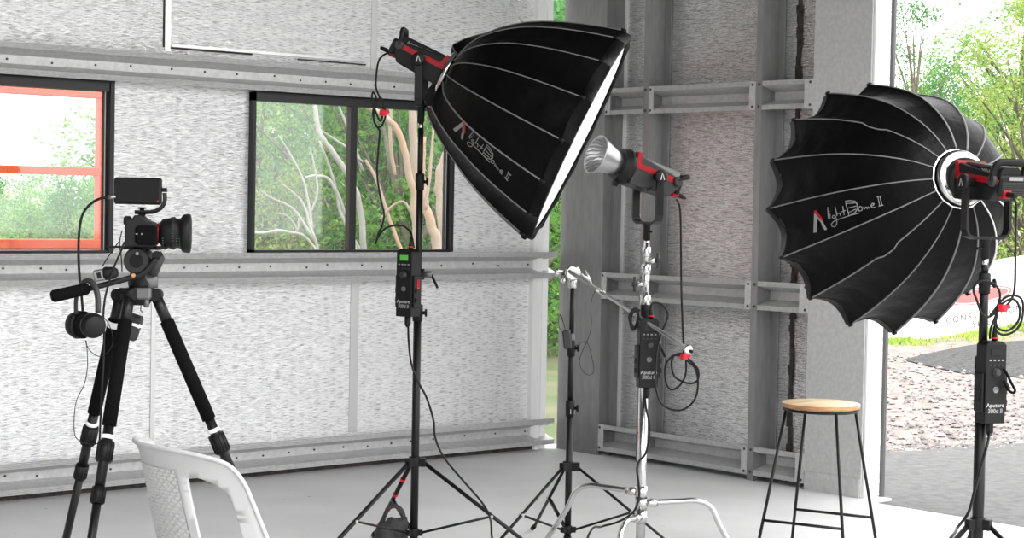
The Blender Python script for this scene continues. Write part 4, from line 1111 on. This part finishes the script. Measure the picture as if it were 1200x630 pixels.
# ------------------------------------------------- camera tripod
WT = 5.45
hub = at(163, 345, WT); TB = V((hub.x, hub.y, 0)); tr = thing('camera_tripod', TB, 'tall black video tripod under the camera at the left', 'tripod')
def leg_parts(p0, p1):
    def seg(a, c, r0, r1, m_, nm, sgm=16, par=tr, ribs=False):
        b = MB(); q0, q1 = p0.lerp(p1, a), p0.lerp(p1, c); b.tube([q0, q1], [r0, r1], sgm)
        if ribs:
            d_ = (q1 - q0); u = d_.orthogonal().normalized(); w_ = d_.normalized().cross(u)
            for k_ in range(12):
                e = (u * cos(2 * pi * k_ / 12) + w_ * sin(2 * pi * k_ / 12)) * r0
                b.tube([q0 + e + d_ * .08, q1 + e - d_ * .08], .0018, 4)
        return b.build(nm, m_, par)
    lg = seg(0, 1, .0105, .0095, 'black', 'leg')
    seg(0, .07, .0165, .0165, 'black', 'upper_tube', par=lg)
    seg(.06, .305, .0205, .0205, 'blackm', 'foam_grip', par=lg)
    seg(.30, .45, .0150, .0145, 'black', 'upper_tube', par=lg)
    seg(.328, .337, .0185, .0185, 'diff', 'white_ring', par=lg)
    seg(.342, .388, .0235, .022, 'blackp', 'twist_lock', par=lg, ribs=True)
    seg(.445, .482, .0195, .0185, 'blackp', 'twist_lock', par=lg, ribs=True)
    seg(.45, .72, .0125, .0125, 'black', 'middle_tube', par=lg)
    seg(.70, .735, .0165, .0155, 'blackp', 'twist_lock', par=lg, ribs=True)
    q = p1; b = MB(); b.lathe(V((q.x, q.y, 0)), Z, [(0, .016), (.012, .018), (.03, .012)], 12); b.build('foot', 'rubber', lg)
legs3 = [(at(141, 347, WT + .04), (-.39, .42)), (at(151.5, 346, WT - .04), (-.10, -.50)), (at(183, 347, WT + .0), (.56, .10))]
for p0, (r_, f_) in legs3:
    leg_parts(p0, V((TB.x, TB.y, .02)) + RH * r_ + FH * f_)
    b = MB(); q = p0; d = (V((hub.x, hub.y, p0.z + .01)) - p0)
    b.tube([p0 + Z * .012, V((hub.x, hub.y, hub.z)) + d.normalized() * -.03], .015, 10); b.lathe(p0 + Z * .004 - d.normalized().cross(Z) * .022, d.normalized().cross(Z), [(0, .018), (.044, .018)], 16); b.build('leg_hinge', 'blackp', tr)
b = MB(); T = frame(hub, RH, FH, Z); b.T = T
b.rbox((-.012, -.045, -.012), (.042, .02, .022), .005); b.build('spider_bracket', 'midgrey', tr)
b = MB(T); b.lathe((0, 0, -.03), (0, 0, 1), [(0, .030), (.02, .042), (.045, .045), (.05, .036)], 24); b.build('bowl', 'blackp', tr)
b = MB(T); b.lathe((.028, -.03, -.035), (0, 0, 1), [(0, .008), (.03, .008)], 10); b.tube([(.012, -.03, -.03), (.012, -.034, -.045), (.018, -.034, -.05)], .002, 5); b.build('hook', 'midgrey', tr)
# head
hc = at(166, 326, WT); b = MB(); b.lathe(V((hc.x, hc.y, hub.z + .015)), Z, [(0, .036), (.02, .040), (.035, .034), (.055, .034)], 24); b.build('head_base', 'blackp', tr)
b = MB(); b.lathe(V((hc.x, hc.y, hub.z + .02)) + RH * .018, Z, [(0, .030), (.045, .030)], 24); b.build('pan_housing', 'midgrey', tr)
hd_ = at(163, 305, WT); b = MB(); b.lathe(hd_ - FH * -.04, -FH, [(0, .036), (.006, .040), (.07, .040), (.082, .034)], 32); hh = b.build('fluid_head', 'grey', tr)
b = MB(); b.lathe(hd_ - FH * .042, -FH, [(0, .020), (.004, .020)], 20); b.build('drag_dial', 'blackp', hh)
b = MB(); b.tube([at(178, 322, WT - .03), at(186, 301, WT - .03), at(184, 297, WT - .03)], [.016, .019, .014], 12); b.build('tilt_arm', 'grey', tr)
b = MB(); b.lathe(at(184, 299, WT - .045), -FH, [(0, .013), (.014, .013)], 14); b.build('lock_knob', 'blackp', tr)
b = MB(); b.lathe(at(161, 297, WT - .06), -FH, [(0, .005), (.004, .005)], 8); b.build('screw', 'silver', tr)
b = MB(); T = frame(at(158, 289.5, WT), RH, FH, Z); b.T = T
b.rbox((-.035, -.03, -.006), (.075, .03, .004), .002); b.box((-.085, -.004, -.003), (-.03, .004, .003)); b.build('quick_release_plate', 'blackp', tr)
# pan bar
pb = [at(183, 303, WT - .06), at(168, 320, WT - .07), at(150, 326, WT - .08), at(128, 332, WT - .1), at(104, 338, WT - .13)]
b = MB(); b.tube(cr(pb, 5), .0085, 10); pbh = b.build('pan_bar', 'blackp', tr)
gA, gB = at(104, 337.5, WT - .13), at(60, 347.5, WT - .18)
b = MB(); b.tube([gA, gA.lerp(gB, .06), gA.lerp(gB, .94), gB], [.013, .0175, .0180, .012], 14); b.build('foam_grip', 'blackm', pbh)
b = MB(); b.lathe(at(156.5, 322.5, WT - .095), -FH, [(0, .006), (.004, .006)], 10); b.build('brass_screw', 'woodedge', pbh)
# pouch strapped between the legs
pc = at(158, 381, WT + .03); T = frame(pc, (RH * .95 - Z * .3).normalized(), FH, (Z * .95 + RH * .3).normalized())
po = thing('strapped_pouch', pc, 'small black pouch with white band tucked between the tripod legs', 'pouch')
b = MB(T); b.rbox((-.024, -.016, -.045), (.018, .016, .032), .006); b.build('pouch_body', 'bag', po)
b = MB(T); b.rbox((-.0255, -.0175, -.004), (.0195, .0175, .010), .004); b.build('white_band', 'diff', po)
b = MB(); lp0 = legs3[0][0]; q1 = V((TB.x, TB.y, .02)) + RH * -.39 + FH * .42; b.tube([lp0.lerp(q1, .062), lp0.lerp(q1, .077)], .0222, 16); b.build('white_strap', 'diff', po)

# ------------------------------------------------- camera
WK = 5.42
ca = at(166, 288.5, WK); X = (RH * cos(radians(7)) + FH * sin(radians(7))); Yc = Z.cross(X); T = frame(ca, X, Yc, Z)
px = WK / FP
km = thing('film_camera', ca, 'black mirrorless camera with large cine lens pointing right', 'camera')
b = MB(T)
prof = [(-.043, .0), (.040, .0), (.047, .012), (.047, .060), (.038, .070), (.022, .074), (.012, .082), (.004, .090), (-.018, .092), (-.024, .080), (-.040, .078), (-.044, .070)]
n = len(prof); b.add([(x, -.062, z) for x, z in prof] + [(x, .062, z) for x, z in prof], [tuple(range(n - 1, -1, -1)), tuple(range(n, 2 * n))] + [(i, (i + 1) % n, n + (i + 1) % n, n + i) for i in range(n)])
b.build('body', 'blackp', km, bevel=.004)
b = MB(T); b.rbox((-.014, -.076, .006), (.050, -.056, .062), .008); b.build('hand_grip', 'blackm', km)
b = MB(T); b.rbox((-.052, -.02, .060), (-.030, .02, .088), .005); b.build('viewfinder', 'blackp', km)
b = MB(T); b.lathe((.018, -.045, .070), (0, 0, 1), [(0, .011), (.008, .011), (.010, .009)], 16); b.lathe((-.006, -.047, .076), (0, 0, 1), [(0, .010), (.007, .010)], 16); b.build('dial', 'grey', km)
b = MB(T); b.box((-.012, -.0765, .036), (-.006, -.0745, .039)); b.box((.004, -.0775, .035), (.007, -.075, .040)); b.build('body_marks', 'greyprint', km)
b = MB(T); b.box((-.010, -.012, .090), (.010, .012, .096)); b.lathe((0, 0, .094), (0, 0, 1), [(0, .006), (.006, .006), (.006, .014), (.009, .014), (.010, .007), (.016, .007), (.016, .012), (.020, .012)], 16); b.build('hot_shoe_mount', 'blackp', km)
lz = .040
b = MB(T); b.lathe((0, 0, lz), (1, 0, 0), [(.045, .027), (.050, .029), (.056, .036), (.060, .041), (.078, .044), (.085, .046), (.096, .047), (.098, .044), (.104, .043), (.112, .0445), (.118, .054), (.124, .0565), (.137, .0575), (.141, .055), (.142, .050)], 48); lens = b.build('lens', 'blackp', km)
b = MB(T); b.lathe((0, 0, lz), (1, 0, 0), [(.0465, .0300), (.0495, .0300)], 40); b.build('red_ring', 'red', lens)
b = MB(T); b.lathe((0, 0, lz), (1, 0, 0), [(.1425, .0475), (.1390, .040), (.1365, .0)], 40, cap=False); b.build('front_glass', 'screen', lens)
b = MB(T)
for i in range(40):
    a = 2 * pi * i / 40
    b.tube([(.086, cos(a) * .0465, lz + sin(a) * .0465), (.095, cos(a) * .0472, lz + sin(a) * .0472)], .0012, 4)
b.build('focus_gear', 'grey', lens)
b = MB(T); g_ = MB(T); rr_ = MB(T)
for i in range(14):
    a = radians(200 + i * 9.5)
    for xx, bb_, s_, rad_ in ((.103, b, .0018, .0436), (.1115, g_, .0020, .0446), (.063, g_ if i % 3 == 0 else b, .0014, .0425)):
        c = V((xx, cos(a) * rad_, lz + sin(a) * rad_)); tg = V((0, -sin(a), cos(a)))
        nn_ = V((0, cos(a), sin(a))); bb_.add([c - tg * .0007 + V((-s_, 0, 0)), c + tg * .0007 + V((-s_, 0, 0)), c + tg * .0007 + V((s_, 0, 0)), c - tg * .0007 + V((s_, 0, 0)), c + nn_ * .0008], [(0, 1, 4), (1, 2, 4), (2, 3, 4), (3, 0, 4)])
b.build('white_scale', 'greyprint', lens); g_.build('green_scale', mat('green_print', (.02, .35, .10), .5), lens)
b = MB(T); b.rbox((.045, -.03, -.006), (.070, .03, .002), .002); b.tube([(.064, 0, -.004), (.080, 0, .004)], .006, 8); b.build('lens_support', 'blackp', km)
# monitor
mc = at(162.2, 223.5, WK - .02); X = (RH * cos(radians(-4)) + FH * sin(radians(-4))); T = frame(mc, X, Z.cross(X), (Z - X * 0).normalized())
mo = thing('field_monitor', mc - Z * .045, 'small black on-camera monitor on a bent arm above the camera', 'monitor')
b = MB(T); b.rbox((-.071, -.010, -.0395), (.069, .010, .0385), .005); b.build('monitor_case', 'blackp', mo)
b = MB(T); b.box((-.062, -.0115, -.032), (.052, -.010, .034)); b.build('screen', 'screen', mo)
b = MB(T); b.box((.059, -.0112, -.030), (.062, -.010, -.027)); b.build('red_lamp', 'redv', mo)
b = MB(T); b.rbox((.069, -.006, -.002), (.082, .006, .010), .002); b.lathe((.072, 0, .004), (1, 0, 0), [(0, .004), (.01, .007), (.012, .007)], 10); b.build('arm_knob', 'blackp', mo)
b = MB(); ap = PT([(193, 226), (193, 236), (189, 243), (181, 247.5), (170, 248.5), (158, 248.3)], WK - .02); b.tube(cr(ap, 4), .0045, 8, flat=1.6); b.build('bent_arm', 'black', mo)
b = MB(); b.tube(PT([(136, 230.5), (126, 231)], WK - .02), .0058, 10); b.build('cable_connector', 'silver', mo)
cable([(127, 231), (116, 233), (105, 240), (96.5, 252), (93, 270), (92, 292), (92.5, 312), (94, 332), (96, 350, 5.3), (97, 364, 5.3)], WK - .03, .0040, 'thick braided cable looping from the monitor down past the pan bar', name='monitor_cable')
cable([(146, 283), (141, 296), (134, 312), (128, 330), (123, 350), (121, 372), (122, 392), (121, 430), (119, 470), (117, 510), (115.5, 560), (113.5, 600), (112, 640)], 5.30, .0032, 'long black cable dropping from the camera along the tripod legs', name='camera_cable', floor_end=(.02, .0, -.15, -.2))
cable([(139, 283), (133, 292), (126, 302), (120, 312)], WK - .05, .0016, 'thin black wire from the camera plate to the clip-on box', name='camera_wire', cat='wire')
cable([(143, 270), (140, 285), (142, 300), (143, 318, 5.38)], WK - .03, .0018, 'thin dark wire hanging down behind the camera body', name='camera_wire', cat='wire')
cable([(100, 399, 5.28), (103, 407), (112, 416), (122, 416), (131, 405), (132, 392), (127, 379), (122, 372)], 5.27, .0012, 'thin headphone wire curving under the ear cups to the tripod', name='headphone_wire', cat='wire')
cable([(101, 399, 5.28), (102.5, 415), (102, 435), (98, 452), (90, 468), (87, 488), (87.5, 508), (93, 516), (104, 519.5), (118, 519), (128, 515, 5.30)], 5.28, .0012, 'very thin wire hanging below the headphones to the tripod leg', name='headphone_wire', cat='wire')
# clip-on box on the bar
k0 = at(118, 322, WT - .12); T = frame(k0, (RH * .97 + Z * .2).normalized(), FH, (Z * .97 - RH * .2).normalized())
kb_ = thing('clip_on_monitor', k0, 'little silver and black clip-on box sitting on the pan bar', 'recorder')
b = MB(T); b.rbox((-.019, -.014, -.017), (.014, .014, .017), .004); b.build('silver_shell', 'silver', kb_)
b = MB(T); b.box((-.008, -.0155, -.009), (.004, -.0135, .008)); b.build('window', 'screen', kb_)
b = MB(T); b.lathe((.010, 0, .002), (1, 0, -.1), [(0, .018), (.006, .020), (.032, .017), (.04, .010)], 20); b.build('black_cap', 'blackp', kb_)
# headphones
hp0 = at(100, 334, 5.32); hp = thing('headphones', hp0, 'black over-ear headphones hanging from the tripod pan bar', 'headphones')
band = PT([(89, 368, 5.33), (89, 352, 5.33), (92, 338, 5.32), (98, 330, 5.32), (105, 329, 5.31), (111, 335, 5.30), (114.5, 348, 5.29), (115, 366, 5.28)], 5.3)
b = MB(); b.tube(cr(band, 5), .0085, 10, flat=.6); b.build('headband', 'grey', hp)
cc = at(109.5, 381.5, 5.27); axh = (-FH * .86 + RH * .45 - Z * .05).normalized()
b = MB(); b.lathe(cc - axh * .018, axh, [(0, .030), (.006, .036), (.018, .036), (.022, .032), (.034, .031), (.038, .026), (.039, .0)], 32, cap=True); b.build('ear_cup', 'blackp', hp)
cc = at(90, 380, 5.36); axh = (FH * .45 + RH * -.88).normalized()
b = MB(); b.lathe(cc - axh * .018, axh, [(0, .030), (.004, .040), (.016, .041), (.022, .036), (.034, .033), (.038, .026), (.039, .0)], 32); b.build('ear_cup', 'blackp', hp)
b = MB(); b.lathe(cc - axh * .030, axh, [(0, .030), (.004, .040), (.012, .038)], 32); b.build('ear_pad', 'blackm', hp)

# ------------------------------------------------- white plastic chair
CW = 4.95
th = radians(34)
CF = (RH * cos(th) + FH * sin(th)).normalized()       # facing direction
CX = V((CF.y, -CF.x, 0))                               # chair's right-hand side
if CX.dot(-FH) < 0: CX = -CX
q = at(163, 517, CW); CO = V((q.x, q.y, 0)) + CF * .158
ch = thing('plastic_chair', CO, 'white plastic garden chair with woven-pattern back, facing right', 'chair')
ZT = .84
def back(x, z):
    """x sideways, z height -> world point on the back shell"""
    a = abs(x) / .27
    y = -(z - .45) * .22 - .05 + 1.9 * x * x + .12 * a ** 3 * max(0, (.80 - z)) - .010 * (max(0, z - .80) / .04) ** 2
    return CO + CX * x * (1 + .05 * max(0, .8 - z)) + CF * y + Z * z
def patch(bm_, outline, holes=(), step=.02):
    pts = list(outline); edges = [(i, (i + 1) % len(outline)) for i in range(len(outline))]
    for h in holes:
        o = len(pts); pts += h; edges += [(o + i, o + (i + 1) % len(h)) for i in range(len(h))]
    def inside(p, poly):
        c = False; j = len(poly) - 1
        for i in range(len(poly)):
            if (poly[i][1] > p[1]) != (poly[j][1] > p[1]) and p[0] < (poly[j][0] - poly[i][0]) * (p[1] - poly[i][1]) / (poly[j][1] - poly[i][1]) + poly[i][0]: c = not c
            j = i
        return c
    xs_ = [p[0] for p in outline]; zs2 = [p[1] for p in outline]
    x = min(xs_)
    while x < max(xs_):
        z = min(zs2)
        while z < max(zs2):
            if inside((x, z), outline) and not any(inside((x, z), h) for h in holes): pts.append((x, z))
            z += step
        x += step
    r = delaunay_2d_cdt([V((p[0], p[1])) for p in pts], edges, [], 0, 1e-6)
    vv, ff = r[0], r[2]
    fs = []
    for f in ff:
        c = (sum(vv[i][0] for i in f) / len(f), sum(vv[i][1] for i in f) / len(f))
        if inside(c, outline) and not any(inside(c, h) for h in holes): fs.append(tuple(f))
    bm_.add([back(p[0], p[1]) for p in vv], fs, True)
def smooth2(l, n_=5): return [(p.x, p.y) for p in cr([V((a, c, 0)) for a, c in l], n_)]
zb_ = .43
half = smooth2([(0, ZT), (.08, ZT - .0), (.16, ZT - .006), (.225, ZT - .02), (.255, ZT - .04), (.27, ZT - .08), (.275, .70), (.28, .60), (.28, .52), (.275, zb_)])
outl = [(-x, z) for x, z in reversed(half)][:-1] + half
def hole(s): return [(s * x, z) for x, z in [(.148, zb_ + .03), (.228, zb_ + .03)] + smooth2([(.235, .52), (.236, .66), (.232, .72), (.220, .745), (.198, .76), (.165, .770), (.148, .772)], 4) + smooth2([(.141, .76), (.139, .70), (.142, .55)], 4)]
pan = [(-.122, zb_ + .03), (.122, zb_ + .03), (.110, .775), (0, .785), (-.110, .775)]
b = MB(); patch(b, outl, [hole(1), hole(-1), pan]); b.build('backrest_frame', 'plastic', ch, solid=.010)
# pattern panel: one grid of woven squares
b = MB(); vs = []; fs = []; NX, NZ = 36, 64
for i in range(NX + 1):
    for j in range(NZ + 1):
        f = i / NX; z = zb_ + .03 + (.782 - zb_ - .03) * j / NZ; hw_ = .123 - .012 * j / NZ; x = -hw_ + 2 * hw_ * f
        bump = .0045 * (1 if (i // 2 + j // 2) % 2 else -1) * (1 if i % 2 and j % 2 else .0)
        vs.append(back(x, z) + CF * (bump - .001 if 0 < i < NX else 0))
for i in range(NX):
    for j in range(NZ): qn = i * (NZ + 1) + j; fs.append((qn, qn + 1, qn + NZ + 2, qn + NZ + 1))
b.add(vs, fs, False); b.build('woven_panel', 'plastic', ch, solid=.004)
# rolled top edge
b = MB(); b.tube([back(x, z) - CF * .004 for x, z in outl if z > .6], .0065, 8); b.build('rolled_rim', 'plastic', ch)
def cpt(x, y, z): return CO + CX * x + CF * y + Z * z
b = MB(); n1 = 14; vs = []; fs = []
for i in range(n1 + 1):
    for j in range(n1 + 1):
        u = -1 + 2 * i / n1; v_ = j / n1; wd = .205 + .03 * v_
        vs.append(cpt(u * wd, -.04 + .42 * v_, .43 - .018 * (1 - u * u) + .012 * v_ - .02 * max(0, v_ - .85) / .15))
for i in range(n1):
    for j in range(n1): qn = i * (n1 + 1) + j; fs.append((qn, qn + 1, qn + n1 + 2, qn + n1 + 1))
b.add(vs, fs, True); b.build('seat', 'plastic', ch, solid=.012)
for sx in (-1, 1):
    for (y0, y1) in ((-.03, -.10), (.37, .42)):
        b = MB(); b.tube([cpt(sx * .215, y0, .44), cpt(sx * .235, (y0 + y1) / 2, .22), cpt(sx * .255, y1, .0)], [.030, .026, .022], 10, flat=.6); b.build('leg', 'plastic', ch)

# ============================================================ LIGHT
w = bpy.data.worlds.new('sky'); scene.world = w; w.use_nodes = True
bg = w.node_tree.nodes['Background']; bg.inputs[0].default_value = (1, 1, 1, 1); bg.inputs[1].default_value = 1.5
sun = bpy.data.lights.new('sun', 'SUN'); sun.energy = 1.0; sun.angle = radians(25)
so = bpy.data.objects.new('sun', sun); COL.objects.link(so)
so.rotation_euler = (Matrix((RH, FH, Z)).transposed() @ V((-.5, .55, -.95))).to_track_quat('-Z', 'Y').to_euler()
scene.cycles.max_bounces = 8; scene.cycles.transparent_max_bounces = 12
scene.cycles.use_denoising = True
vs_ = scene.view_settings; vs_.view_transform = 'Standard'; vs_.look = 'None'; vs_.exposure = 1.2; vs_.gamma = 1; vs_.use_curve_mapping = False
